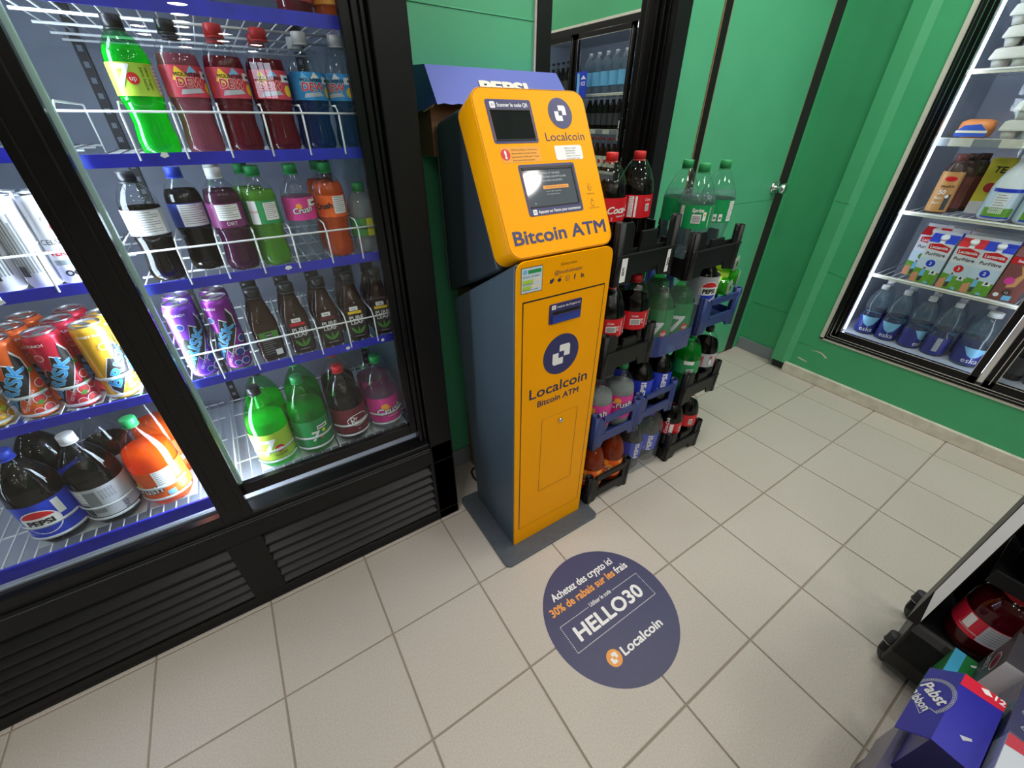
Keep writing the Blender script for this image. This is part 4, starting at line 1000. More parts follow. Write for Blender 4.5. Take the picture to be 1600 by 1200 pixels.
e_ = MB(); e_.poly(circle(.7135, .3275, .0362, 36), hp, .0006, 'navy'); mark(e_, hp, .7135, .3275, .036, 'print_white', .0009); e_.build('emblem', km)
b.text('Localcoin', hp, .7135, .2635, .028, 'navy_print', .0006, 'c', .0, width=.122)
b.poly(rrect(.515, .217, .625, .253, .003), hp, .0004, 'warn_yellow'); b.poly(circle(.5275, .2355, .0125, 24), hp, .0007, 'red'); b.text('!', hp, .5275, .227, .024, 'print_white', .0009, 'c', .06)
for k, s in enumerate(('CRA, la SAQ, la Police ne', 'demandent jamais votre', 'paiement en Bitcoin. Vous', 'êtes peut-être victime')): b.text(s, hp, .544, .2435 - k * .0077, .006, 'print_brown', .0007, 'l', width=(.074, .070, .076, .062)[k])
b.poly(rrect(.671, .218, .757, .252, .005), hp, .0006, 'print_white')
for k, s in enumerate(('Besoin d’aide?', 'Scannez pour', 'parler à nous', 'support localcoin', 'localcoinatm.com')): b.text(s, hp, .703, .2435 - k * .006, .0055 if k < 3 else .004, 'print_black', .0008, 'l', width=(.036, .032, .030, .045, .042)[k])
b.poly(rrect(.5525, .093, .721, .2115, .006), hp, .0006, 'navy'); b.poly([(.5585, .112), (.715, .112), (.715, .206), (.5585, .206)], hp, .0008, 'wood_edge')
b.poly(rrect(.565, .0955, .577, .108, .0025), hp, .0009, 'print_white'); b.text('02', hp, .571, .099, .008, 'navy', .0011); b.text("Appuyez sur l'écran pour commencer", hp, .581, .0985, .010, 'print_white', .0009, 'l', .015, width=.132)
b.text('Bitcoin ATM', hp, .637, .033, .045, 'navy', .0007, 'c', .02, width=.288)
for cy in (.149, .110):
    b.poly(rrect(.750, cy - .009, .760, cy + .004, .002), hp, .0006, 'print_brown'); b.poly(rrect(.7512, cy - .0078, .7588, cy + .0028, .0015), hp, .0008, 'atm_yellow')
b.poly(circle(.755, .151, .0052, 14), hp, .0009, 'print_brown'); b.poly(circle(.755, .151, .004, 14), hp, .001, 'atm_yellow'); b.poly([(.753, .114), (.757, .114), (.757, .119), (.753, .119)], hp, .0008, 'print_brown')
b.text('PARKING', hp, .755, .130, .005, 'print_brown', .0007, 'c', width=.026); b.text('À ASSISTANCE', hp, .756, .0945, .005, 'print_brown', .0007, 'c', width=.036)
b.build('head_lettering', km)
def recess(x0, x1, v0, v1, dep, m, name):
    b = MB(); b.poly([(x0, v0), (x1, v0), (x1, v1), (x0, v1)], hp, .0012, m)
    for p in ([(x0, v0), (x1, v0), (x1, v0 - .0015), (x0, v0 - .0015)], [(x0, v1), (x1, v1), (x1, v1 + .0025), (x0, v1 + .0025)]): b.prism(p, hp, .0006, .0026, 'print_black')
    return b
recess(.5135, .623, .268, .3315, 0, 'screen', '').build('camera_window', km)
b = recess(.560, .7125, .114, .2025, 0, 'screen_lit', '')
b.prism([(.560, .1985), (.7125, .1985), (.7125, .2045), (.560, .2045)], hp, .0008, .0030, 'print_black'); b.prism([(.7085, .114), (.7135, .114), (.7135, .2045), (.7085, .2045)], hp, .0008, .0030, 'print_black')
for s, v, w in (('ACHETEZ ET VENDEZ', .187, .066), ('VOTRE CRYPTO EN', .1785, .075), ('DOLLARS CANADIENS', .170, .062)): b.text(s, hp, .603 + (.008 if v < .18 else 0), v, .006, 'silver_label', .0016, 'l', .01, width=w)
b.poly([(.610, .1525), (.688, .1525), (.688, .1605), (.610, .1605)], hp, .0016, 'print_orange'); b.text('TOUCHER POUR COMMENCER', hp, .649, .1550, .004, 'print_brown', .0018, 'c', width=.068)
b.text('Pas de QR code? Pas', hp, .617, .1455, .004, 'silver_label', .0016, 'l', width=.045); b.text('de compte localcoin', hp, .617, .139, .004, 'silver_label', .0016, 'l', width=.040)
b.poly(circle(.578, .121, .0018, 10), hp, .0016, 'silver_label')
b.build('touch_screen', km)
b = MB(); b.tube([(.60, .13, .03), (.575, .16, .012), (.545, .185, .006), (.528, .170, .006), (.520, .135, .006), (.524, .10, .008), (.56, .07, .02)], .005, 'black_rubber', 8); tag(b.build('power_cable'), 'black power cable looped on the floor behind the yellow kiosk', 'cable')

# cardboard display hood behind the kiosk
cb = thing('cardboard_display', 'blue hooded cardboard cola display tray standing behind the kiosk', 'display')
b = MB(); b.box(.56, .86, .142, .240, 0, 1.25, 'cardboard'); b.build('stand', cb)
b = MB(); b.box(.472, .895, .142, .244, 1.25, 1.372, 'cardboard'); b.build('tray', cb)
b = MB()
fr = [(.471, .095, 1.370), (.912, .095, 1.366), (.890, .160, 1.452), (.474, .160, 1.452)]
hb = [(.447, .244, 1.340), (.912, .244, 1.352), (.890, .244, 1.456), (.474, .244, 1.456)]
b.add(fr + hb, [(0, 1, 2, 3)], 'box_blue'); b.add(fr + hb, [(3, 2, 6, 7)], 'box_blue'); b.add(fr + hb, [(0, 3, 7, 4), (1, 5, 6, 2)], 'box_blue_side')
hf = plane(fr[0], (1, 0, -.004), (0, .6, .8))
n_ = 22
b.poly([(i * .441 / n_, (0 if i % 2 else -.004)) for i in range(n_ + 1)] + [(.441, .004), (0, .004)], hf, .0005, 'box_blue')
b.text('PEPSI', hf, .218, .033, .046, 'cream_strip', .001, 'c', .05, width=.155)
b.prism([(0, 0), (.05, .0), (.06, .004), (.0, .003)], plane((.462, .160, 1.352), (.1, -1, .2), (0, 0, 1)), 0, .003, 'card_edge')
b.build('hood', cb)
# ------------------------------------------------------------------ floor decal
DC = (.615, -.617); DR = .2165
a0 = math.atan2(-.0, 1)
dec = MB()
dec.prism(circle(0, 0, DR, 64), lambda u, v, d: (u, v, d), 0.0002, .0008, 'decal_navy')
df = lambda u, v, d: (u, v, .0010 + d)
DT = 'print_white'
dec.text('Achetez des crypto ici', df, -.003, .1185, .036, DT, 0, 'c', .02, width=.266)
dec.text('30% de rabais sur les', df, -.168, .0795, .036, 'print_orange', 0, 'l', .03, width=.274); dec.text('frais', df, .113, .079, .036, DT, 0, 'l', .02, width=.052)
dec.text('Utiliser le code', df, .002, .0415, .02, DT, 0, 'c', .01, width=.092)
dec.text('HELLO30', df, 0, -.0215, .062, DT, 0, 'c', .03, width=.280)
x0, x1, y0, y1 = -.169, .169, -.042, .0455
def dots(p, q):
    L = math.dist(p, q); n = int(L / .0052)
    for i in range(n):
        t = (i + .5) / n; x = p[0] + (q[0] - p[0]) * t; y = p[1] + (q[1] - p[1]) * t
        dec.poly([(x - .0015, y - .001), (x + .0015, y - .001), (x + .0015, y + .001), (x - .0015, y + .001)], df, 0, DT)
for p, q in (((x0, y0), (x1, y0)), ((x1, y0), (x1, y1)), ((x0, y0), (x0, y1)), ((x0, y1), (-.050, y1)), ((.054, y1), (x1, y1))): dots(p, q)
dec.text('Localcoin', df, .028, -.1225, .037, DT, 0, 'c', .028, width=.168)
dec.poly(circle(-.087, -.109, .024, 32), df, 0, 'print_orange'); mark(dec, df, -.087, -.109, .027, DT, .0003)
tag(dec.build('floor_decal', None, (DC[0], DC[1], 0), 0.0), 'round navy floor sticker with white and orange lettering on the tiles', 'sticker')

# ------------------------------------------------------------------ crates and stacked bottles
def crate(label, loc, kind, mat, w=.235, dp=.44, group='plastic bottle crates in the stacks', h=.150, stickers=False, rz=0):
    t = thing('bottle_crate', label, 'crate', loc, rz, group)
    x = w / 2; T = .007
    b = MB(); b.box(-x + .004, x - .004, .004, dp - .004, .022, .032, mat)
    for i in (-1, 1):
        for k in range(4): b.lathe([(.046, .0315), (.046, .0335), (.040, .0335), (.040, .032)], mat, 16, c=(i * .056, .062 + k * .105, 0), closed=False)
    b.build('tray', t)
    for fy, s in ((0, 1), (dp, -1)):
        fn = lambda u, v, d, fy=fy, s=s: (u, fy + s * d, v)
        b = MB()
        if kind == 'handle':
            lo, hi = .042, h - .012
            b.prism([(-x, 0), (-x * .62, 0), (-x * .52, .022), (x * .52, .022), (x * .62, 0), (x, 0), (x, .058), (-x, .058)], fn, 0, T, mat)
            b.prism([(-x, .058), (-x * .50, .058), (-x * .50, hi - .018), (-x, hi + .012)], fn, 0, T, mat); b.prism([(x * .66, .058), (x, .058), (x, hi + .012), (x * .66, hi - .014)], fn, 0, T, mat)
            b.prism([(-x * .62, hi - .020), (x, hi - .020), (x, hi + .004), (x * .7, hi - .002), (-x * .62, hi - .002)], fn, -.002, T + .003, mat)
            b.prism([(-x * .50, .056), (x * .66, .056), (x * .66, .064), (-x * .50, .064)], fn, -.003, T, mat)
            b.prism([(-x * .50, hi - .026), (x * .66, hi - .026), (x * .66, hi - .020), (-x * .50, hi - .020)], fn, -.003, T, mat)
        else:
            b.prism([(-x, 0), (-x * .48, 0), (-x * .40, .026), (x * .42, .036), (x * .50, .006), (x, 0), (x, .084), (-x, .084)], fn, 0, T, mat)
            b.prism([(-x, .082), (x, .082), (x, .087), (-x, .087)], fn, -.0035, T, mat)
            b.prism([(-x, .084), (-x * .50, .084), (-x * .52, h - .012), (-x * .60, h), (-x, h)], fn, .002, T, mat); b.prism([(x * .62, .084), (x, .084), (x, h), (x * .72, h), (x * .64, h - .014)], fn, .002, T, mat)
            b.prism([(-x * .26, .084), (x * .30, .084), (x * .28, h - .030), (-x * .22, h - .030)], fn, .005, T + .008, mat); b.prism([(-x, .082), (x, .082), (x, .098), (-x, .098)], fn, .010, .016, mat)
        b.build('end_wall', t, bevel=.0015)
    for sx in (-1, 1):
        fn = lambda u, v, d, sx=sx: (sx * (x - d), u, v)
        b = MB()
        P = [(0, 0), (.06, 0), (.075, .022), (dp - .075, .022), (dp - .06, 0), (dp, 0), (dp, .086)]
        for k in range(4):
            c = dp - (k + .5) * dp / 4; P += [(c + .036, .086), (c + .026, .060), (c - .026, .060), (c - .036, .086)]
        P += [(0, .086)]
        b.prism(P, fn, 0, T, mat)
        for k in range(5):
            c = k * dp / 4; a0_, a1_ = max(0, c - .022), min(dp, c + .022)
            b.prism([(a0_, .084), (a1_, .084), (a1_ - .003, h if k in (0, 4) else h - .03), (a0_ + .003, h if k in (0, 4) else h - .03)], fn, .001, T, mat)
        b.build('side_wall', t, bevel=.0015)
    for sx in (-1, 1):
        for sy in (0, 1):
            b = MB(); cx, cy = sx * (x - .0135), .012 if sy == 0 else dp - .012
            b.lathe([(.0165, 0), (.0165, .084), (.0152, .086), (.0152, h), (.0135, h), (.0135, h - .02), (.001, h - .02)], mat, 16, c=(cx, cy, 0)); b.build('corner_post', t)
    if stickers:
        b = MB()
        fn = XZ(-.0008)
        for u in (-x + .022, x - .038):
            b.poly([(u, .010), (u + .022, .010), (u + .024, .078), (u + .002, .078)], fn, .0006, 'print_white')
            b.text('BEM', fn, u + .015, .030, .013, 'print_black', .0009, 'l', .02, rot=PI / 2)
        b.build('paper_sticker', t)
    return t
GS = 'large bottles in the stacked crates'
BX = .0555
def pair(make, cx, y0, z, labels, rows=2, rz=(-.35, -.35), dy=.105):
    src = None
    for k in range(rows):
        for i in (0, 1):
            lb = labels[k * 2 + i]
            p = (cx + (-BX, BX)[i], y0 + .062 + k * dy, z)
            if src is None: src = make(lb, p, rz[0])
            else: dup(src, p, rz[i] + k * .8, lb, GS)
def mk(prof, fill, shell, drink, capm, lab, art, name='large_soda_bottle'):
    return lambda lb, p, rz: bottle(name, lb, 'bottle', p, GS, prof, fill, shell, drink, capm, .0160, .020, lab, art, rz=rz)
def four(what, where): return ['%s, front %s of its crate %s' % (what, s, where) for s in ('kiosk side', 'far side')] + ['%s, second row %s of its crate %s' % (what, s, where) for s in ('kiosk side', 'far side')]
# column beside the kiosk
X1, Y0 = .953, -.250
crate('black handled crate on the floor beside the kiosk', (X1, Y0, 0), 'handle', 'black_plastic')
pair(mk(P2L, .225, 'pet', 'amber_orange', 'cap_green', (.045, .130, 'orange_label'), lambda b, fn, R, h: art_orange3(b, (lambda u, v, d: fn(u, min(v + .012, h), d)), R, h)), X1, Y0, .033, four('orange soda bottle', 'on the floor'), rz=(-.7, -.6))
crate('blue handled crate of pink label bottles beside the kiosk', (X1 - .012, Y0, .306), 'handle', 'blue_plastic')
pair(mk(P2L, .178, 'pet', 'cloudy', 'cap_green', (.050, .148, 'pink'), lambda b, fn, R, h: art_pink2(b, (lambda u, v, d: fn(u, v + .016, d)), R, h)), X1 - .012, Y0, .339, four('pink label clear soda bottle', 'in the blue crate'), rz=(-.8, -.55))
crate('black crate of red label cola, third layer beside the kiosk', (X1 - .022, Y0, .622), 'cup', 'black_plastic')
pair(mk(PCOKE, .205, 'pet', 'cola', 'cap_red', (.104, .166, 'coke_red'), art_coke_back, 'large_cola_bottle'), X1 - .022, Y0, .655, four('red label cola bottle', 'level with the kiosk slot'), rz=(-.3, -.35))
crate('empty fronted black crate with paper stickers at the top beside the kiosk', (X1 - .020, Y0 - .004, .936), 'cup', 'black_plastic', w=.250, h=.172, stickers=True)
bottle('large_cola_bottle', 'red capped cola bottle with white script beside the kiosk top', 'bottle', (X1 - .020 - .057, -.124, .990), GS, PCOKE, .198, 'pet', 'cola', 'cap_red', .0160, .020, (.104, .166, 'coke_red'), art_coke_front, rz=.12)
bottle('large_cola_bottle', 'red capped cola bottle with bar code beside the dark fridge frame', 'bottle', (X1 - .020 + .052, -.124, .990), GS, PCOKE, .198, 'pet', 'cola', 'cap_red', .0160, .020, (.104, .166, 'coke_red'), art_coke_bar, rz=-.4)
# middle column
X2 = 1.193
def wrap_pack(label, loc, w, dp, h, band, bandh, name='shrink_wrapped_pack'):
    t = thing(name, label, 'pack', loc, 0, 'shrink wrapped bottle packs')
    def ring(k, z):
        return [(px, py, z) for px, py in rrect(-w / 2 + k, k, w / 2 - k, dp - k, .045 - k * .4, 4)]
    def sk(lv, m):
        b = MB(); n = len(ring(0, 0)); vs = [p for k, z in lv for p in ring(k, z)]
        b.add(vs, [(i + n * j, (i + 1) % n + n * j, (i + 1) % n + n * (j + 1), i + n * (j + 1)) for j in range(len(lv) - 1) for i in range(n)], m, True); return b
    sk([(0, .006), (0, h * .70), (.006, h * .80), (.022, h * .93), (.036, h)], 'film').build('plastic_film', t)
    if band: sk([(-.0008, .003), (-.0008, bandh)], band).build('printed_band', t)
    return t
GP = 'bottles inside the shrink wrapped packs'
wp = wrap_pack('clear wrapped pack of blue label cola on the floor between the crates', (X2 + .014, -.222, 0), .222, .43, .285, 'film', .085)
wpl = [('blue label cola bottle inside the wrapped floor pack, %s' % s) for s in ('kiosk side front', 'far side front', 'kiosk side second row', 'far side second row')]
src = None
for k in range(4):
    p = (X2 + .014 + (-.053, .053)[k % 2], -.222 + .058 + (k // 2) * .106, .004)
    if src is None: src = bottle('large_cola_bottle', wpl[k], 'bottle', p, GP, P2L, .232, 'pet', 'cola', 'cap_blue', .0160, .020, (.075, .165, 'pepsi_blue'), art_pepsi_side, rz=-.2)
    else: dup(src, p, -.5 + .7 * (k // 2), wpl[k], GP)
crate('blue handled crate of cola between the wrapped packs', (X2, -.222, .292), 'handle', 'blue_plastic')
pair(mk(P2L, .225, 'pet', 'cola', 'cap_blue', (.075, .165, 'pepsi_blue'), art_pepsi_side, 'large_cola_bottle'), X2, -.222, .325, four('blue label cola', 'over the floor pack'), rz=(-.5, -.35))
wp = wrap_pack('clear wrapped pack of green soda with blue printed band', (X2, -.240, .610), .232, .43, .300, 'film_blue', .085)
wpl = [('green soda bottle inside the wrapped pack with blue band, %s' % s) for s in ('kiosk side front', 'far side front', 'kiosk side second row', 'far side second row')]
src = None
for k in range(4):
    p = (X2 + (-.054, .054)[k % 2], -.240 + .060 + (k // 2) * .107, .614)
    if src is None: src = bottle('large_soda_bottle', wpl[k], 'bottle', p, GP, P2L, .215, 'pet_green', 'pack_green', 'cap_green', .0160, .020, (.055, .175, 'up_green'), lambda b, fn, R, h: art_up(b, fn, R, h * .5, 1.15), rz=-.6)
    else: dup(src, p, -.5 + .7 * (k // 2), wpl[k], GP)
X2T = 1.208
crate('black crate of clear lemon lime bottles at the top of the stacks', (X2T, -.296, .918), 'cup', 'black_plastic', w=.250, dp=.42, h=.140)
spr = bottle('large_soda_bottle', 'clear soda bottle with green label and bar code, in front at the top', 'bottle', (1.140, -.232, .960), GS, PSPR, .190, 'pet', 'water', 'cap_green', .0160, .022, (.104, .170, 'sprite_green'), art_sprite_back, rz=-.72)
bottle('large_soda_bottle', 'clear soda bottle with green label nearest the green door', 'bottle', (1.268, -.214, .962), GS, PSPR, .190, 'pet', 'water', 'cap_green', .0160, .022, (.104, .170, 'sprite_green'), art_sprite_side, rz=-.75)
dup(spr, (1.190, -.138, .961), .7, 'clear soda bottle with green label hidden behind the front one', GS)
# far column
X3 = 1.432
crate('black crate of red label cola on the floor, furthest from the kiosk', (X3, -.252, 0), 'cup', 'black_plastic')
pair(mk(PCOKE, .212, 'pet', 'cola', 'cap_red', (.104, .166, 'coke_red'), art_coke_wrap, 'large_cola_bottle'), X3, -.252, .033, four('red label cola', 'furthest along'), rz=(-.35, -.9))
crate('black crate of green and white label bottles, second layer of the far column', (X3 + .006, -.250, .318), 'cup', 'black_plastic')
bottle('large_soda_bottle', 'green label ginger ale bottle in the black crate of the far column', 'bottle', (X3 + .006 - BX, -.188, .351), GS, PCOKE, .215, 'pet_green', 'green_drink', 'cap_green', .0160, .020, (.104, .166, 'cap_green'), art_ginger, rz=-.4)
bottle('large_cola_bottle', 'white label diet cola bottle in the black crate of the far column', 'bottle', (X3 + .006 + BX, -.188, .351), GS, PCOKE, .212, 'pet', 'cola', 'cap_black', .0160, .020, (.104, .166, 'silver_label'), art_dietcoke, rz=-.4)
crate('blue handled crate holding one cola bottle and tipped green bottles', (X3 + .006, -.235, .640), 'handle', 'blue_plastic')
bottle('large_cola_bottle', 'cola bottle with pale grey label and round red blue emblem', 'bottle', (X3 - .063, -.178, .673), GS, P2L, .235, 'pet', 'cola', 'cap_black', .0160, .020, (.085, .190, 'silver_label'), art_pepsi2, rz=-.45)
def lying(label, loc, rz):
    t = thing('tipped_bottle', label, 'bottle', loc, rz, 'green bottles tipped on their sides')
    PB = [(.012, .004), (.020, 0), (.029, .006), (.032, .02), (.032, .12), (.026, .15), (.014, .178), (.0125, .19)]
    tf = lambda P: [(x, z, y) for x, y, z in P]
    b = MB(); b.lathe(PB, 'pet_green', 24, mod=petal); b.v = tf(b.v); b.build('body', t)
    b = MB(); b.lathe(fillprof(PB, .15), 'yellowgreen', 24, mod=petal); b.v = tf(b.v); b.build('drink', t)
    b = MB(); b.lathe([(.0325, .035), (.0325, .11)], 'lime_label', 24, closed=False); b.v = tf(b.v); b.build('label', t)
    b = MB(); b.lathe([(.010, -.0006), (.020, -.0012), (.029, .003)], 'cloudy', 24, mod=lambda t, z: 1 + .12 * math.cos(5 * t), closed=False); b.v = tf(b.v); b.build('clear_base', t)
    b = cap_mesh(.0148, .185, .202, 'cap_green'); b.v = tf(b.v); b.build('cap', t)
    return t
ly = lying('tipped green bottle lying lowest beside the grey label cola', (X3 + .030, -.236, .806), .25)
dup(ly, (X3 + .090, -.225, .830), .45, 'tipped green bottle with its base turned out furthest along')
dup(ly, (X3 + .066, -.215, .885), .2, 'tipped green bottle lying on top of the other two')

# ------------------------------------------------------------------ wall coolers on the right (the dark fridge glass mirrors them)
FX = RX
def R2(u, v, d): return (FX - d, -u, v)     # wall plane, u runs towards the room
yb = [-.2385, -.880, -1.515, -2.150, ]
wc = thing('wall_cooler', 'row of black framed glass door wall coolers with milk and water', 'cooler')
b = MB()
for a0_, a1_, z0, z1 in ((.217, .2385, .274, 1.955), (2.15, 2.172, .274, 1.955), (.217, 2.172, .272, .286), (.217, 2.172, 1.94, 1.956)): b.prism([(a0_, z0), (a1_, z0), (a1_, z1), (a0_, z1)], R2, -.01, .006, 'white_trim')
b.build('outer_trim', wc, bevel=.001)
b = MB()
for a0_, a1_, z0, z1 in ((.2385, .2620, .286, 1.94), (2.125, 2.15, .286, 1.94), (.2385, 2.15, .286, .312), (.2385, 2.15, 1.8975, 1.94)): b.prism([(a0_, z0), (a1_, z0), (a1_, z1), (a0_, z1)], R2, -.03, .010, 'black_metal')
for a in (.880, 1.515): b.prism([(a - .012, .31), (a + .012, .31), (a + .012, 1.91), (a - .012, 1.91)], R2, -.05, -.012, 'chrome')
b.build('frame', wc, bevel=.002)
b = MB()
for a0_, a1_, z0, z1 in ((.262, .2655, .312, 1.9), (.262, 2.12, .312, .3155), (.248, .250, .30, 1.93), (.248, 2.14, .2995, .3015)): b.prism([(a0_, z0), (a1_, z0), (a1_, z1), (a0_, z1)], R2, 0, .0125, 'chrome')
b.build('chrome_strip', wc)
dt_ = MB()
for i in range(3):
    a0_, a1_ = (.2655, .894, 1.529)[i], (.868, 1.503, 2.12)[i]
    dd = MB()
    for p in ((a0_, a0_ + .036, .318, 1.898), (a1_ - .028, a1_, .318, 1.898), (a0_, a1_, .318, .352), (a0_, a1_, 1.862, 1.898)): dd.prism([(p[0], p[2]), (p[1], p[2]), (p[1], p[3]), (p[0], p[3])], R2, -.012, .014, 'black_frame')
    dr_ = dd.build('glass_door', wc, bevel=.002)
    g_ = MB(); g_.poly([(a0_ + .036, .352), (a1_ - .028, .352), (a1_ - .028, 1.862), (a0_ + .036, 1.862)], R2, .004, 'glass_right'); g_.build('glass_pane', dr_)
    g_ = MB()
    for p in ((a0_ + .018, a0_ + .0205, .335, 1.88), (a1_ - .028, a1_ - .0255, .35, 1.864), (a0_ + .034, a1_ - .026, .3515, .3545), (a0_ + .034, a1_ - .026, 1.86, 1.8625), (a0_ + .0345, a0_ + .037, .352, 1.862)): g_.prism([(p[0], p[2]), (p[1], p[2]), (p[1], p[3]), (p[0], p[3])], R2, .010, .0150, 'chrome')
    g_.build('chrome_edge', dr_)
    if i: h_ = MB(); ah = a0_ + .018; h_.tube([(FX - .014, -ah, 1.20), (FX - .045, -ah, 1.215), (FX - .045, -ah, 1.33), (FX - .014, -ah, 1.345)], .006, 'chrome', 8); h_.build('handle', dr_)
b = MB(); b.box(FX + .55, FX + .56, -2.15, -.23, .28, 1.95, 'cooler_white'); b.box(FX + .03, FX + .55, -.262, -.24, .28, 1.95, 'cooler_white'); b.box(FX + .03, FX + .55, -2.15, -2.13, .28, 1.95, 'cooler_white'); b.box(FX + .02, FX + .56, -2.15, -.24, .30, .345, 'cooler_white'); b.box(FX + .02, FX + .56, -2.15, -.24, 1.90, 1.92, 'cooler_white')
b.build('liner', wc)
for a in (.2985, .862, .884, 1.519):  # the first door's second tube is added to brighten its shelves
    b = MB(); b.lathe([(.008, .36), (.008, 1.87)], 'led_fill_right', 10, c=(FX + .030, -a, 0)); b.build('led_or_fill_tube', wc)
for a0_, a1_ in ((.31, .86), (.91, 1.49), (1.54, 2.10)):  # top tubes are added fill light, hidden behind the door rails
    b = MB(); b.tube([(FX + .045, -a0_, 1.885), (FX + .045, -a1_, 1.885)], .012, 'led_fill_right', 10); b.build('led_or_fill_tube', wc)
for z in (1.515, 1.275, .975, .670):
    for a0_, a1_ in ((.300, .870), (.896, 1.505), (1.531, 2.12)):
        b = MB()
        for k in range(int((a1_ - a0_) / .03)): b.tube([(FX + .062, -(a0_ + .01 + k * .03), z - .004), (FX + .5, -(a0_ + .01 + k * .03), z - .004)], .0016, 'wire_white', 4)
        sh = b.build('wire_shelf', wc)
        b = MB(); b.box(FX + .055, FX + .062, -a1_, -a0_, z - .016, z + .001, 'cream_strip'); b.tube([(FX + .054, -a0_, z - .004), (FX + .054, -a1_, z - .004)], .0022, 'wire_white', 5)
        if z > 1.2 and z < 1.4:
            b.box(FX + .050, FX + .054, -a1_, -a0_, z - .030, z - .001, 'base_grey')
            for k in range(3):
                y = a0_ + .04 + k * .16; b.box(FX + .048, FX + .050, -(y + .075), -y, z - .030, z - .001, 'white_trim')
        b.build('price_strip', sh)
# contents of the first door
GM = 'milk and eggs in the wall cooler'
FXS = FX + .068
RW = -PI / 2                                 # fronts face -x
def face(t): return t
def egg(label, loc):
    t = thing('egg_tray', label, 'egg carton', loc, RW, GM)
    b = MB()
    n = 5
    for k in range(n):
        x = -.122 + k * .061
        b.lathe([(.018, 0), (.027, .030)], 'egg_tray', 10, c=(x, -.028 + .03, 0)); b.lathe([(.018, 0), (.027, .030)], 'egg_tray', 10, c=(x, .062, 0))
    b.box(-.152, .152, -.028, .092, .028, .034, 'egg_tray'); b.build('tray', t)
    b = MB(); fs = lambda k, z: [(-.152 + k, -.028 + k, z), (.152 - k, -.028 + k, z), (.152 - k, .092 - k, z), (-.152 + k, .092 - k, z)]
    lv = [(0, .034), (.006, .060), (.018, .066)]; vs = [p for k, z in lv for p in fs(k, z)]
    b.add(vs, [(i + 4 * j, (i + 1) % 4 + 4 * j, (i + 1) % 4 + 4 * (j + 1), i + 4 * (j + 1)) for j in range(2) for i in range(4)] + [(8, 9, 10, 11)], 'egg_tray'); b.build('lid', t)
    return t
e0 = egg('white egg carton, lowest of the pile at the cooler top', (FXS + .03, -.478, 1.516))
dup(e0, (FXS + .03, -.486, 1.583), RW, 'white egg carton, second of the pile at the cooler top')
dup(e0, (FXS + .03, -.476, 1.650), RW, 'white egg carton, third of the pile at the cooler top')
dup(e0, (FXS + .03, -.470, 1.717), RW, 'white egg carton, uppermost of the pile at the cooler top')
dup(e0, (FXS + .03, -.620, 1.276), RW, 'white egg carton beside the bread bag, lower one')
dup(e0, (FXS + .03, -.632, 1.343), RW, 'white egg carton beside the bread bag, upper one')
t = thing('bread_bag', 'orange and blue wrapped bread loaf on the milk cooler shelf', 'bread', (FXS + .02, -.385, 1.2765), RW, GM)
b = MB(); vs = []; n = 16
lv = [(-.055, .2), (-.05, .75), (-.03, 1.0), (.03, 1.0), (.05, .8), (.056, .25)]
for x_, k in lv:
    for i in range(n):
        a = i / n * 2 * PI; vs.append((x_, .05 + .052 * k * math.cos(a), .036 + .036 * k * math.sin(a) * (1 + .1 * math.sin(3 * a))))
b.add(vs, [(j * n + i, j * n + (i + 1) % n, (j + 1) * n + (i + 1) % n, (j + 1) * n + i) for j in range(len(lv) - 1) for i in range(n)] + [tuple(range(n)), tuple(range(5 * n, 6 * n))], 'bread_orange', True); b.build('wrapper', t)
b = MB(); b.prism([(-.05, .004), (.05, .004), (.052, .022), (.02, .05), (-.03, .045), (-.052, .02)], lambda u, v, d: (u, -.0035 - d, v), 0, .002, 'bread_blue'); b.prism([(-.05, .018), (.05, .018), (.05, .027), (-.05, .027)], lambda u, v, d: (u, -.0035 - d, v), .002, .003, 'cream_strip'); b.build('label', t)
bottle('milk_drink_bottle', 'tan label chocolate milk bottle with brown cap on the cooler shelf', 'bottle', (FXS + .045, -.395, .976), GM, PULTRA, .205, 'choc_dark', None, 'choc', .0215, .026, (.008, .172, 'tan_label'), art_ultra, rz=RW + .25, bumpy=False)
ck2 = bottle('milk_drink_bottle', 'dark chocolate milk bottle behind the tan label one', 'bottle', (FXS + .125, -.415, .976), GM, PULTRA, .205, 'choc_dark', None, 'choc_dark', .0215, .026, (.02, .15, 'choc'), None, rz=RW, bumpy=False)
dup(ck2, (FXS + .215, -.430, .976), RW, 'dark chocolate milk bottle at the back of the tan label lane')
PJ = [(.046, 0), (.052, .006), (.054, .02), (.054, .125), (.050, .145), (.038, .185), (.022, .212), (.018, .222), (.018, .236)]
jg = bottle('milk_jug', 'white milk jug with green field label, first on its shelf', 'jug', (FXS + .062, -.590, .976), GM, PJ, .2, 'jug_white', None, 'cap_white', .021, .02, (.012, .125, 'sky_print'), art_jug, rz=RW + .2, bumpy=False)
dup(jg, (FXS + .062, -.702, .976), RW + .4, 'white milk jug with green field label, second on its shelf')
dup(jg, (FXS + .062, -.814, .976), RW + .2, 'white milk jug with green field label, third on its shelf')
t = thing('drink_box', 'yellow boxed drink set back behind the chocolate milk bottles', 'carton', (FXS + .20, -.53, .9765), RW, GM)
b = MB(); b.box(-.06, .06, -.04, .04, 0, .225, 'shelf_tag_yellow'); f_ = XZ(-.04); b.text('TEA', f_, -.005, .17, .035, 'print_black', .0008, 'c', .02, shear=.2); b.poly(circle(-.02, .11, .02, 16), f_, .0006, 'fruit_red'); b.poly(circle(.02, .11, .018, 16), f_, .0006, 'cap_green'); b.poly([(-.06, .0), (.06, 0), (.06, .06), (-.06, .05)], f_, .0005, 'print_white'); b.build('carton', t)
mb_ = ('pepsi_blue', 'pepsi_blue'); mr_ = ('red', 'red')
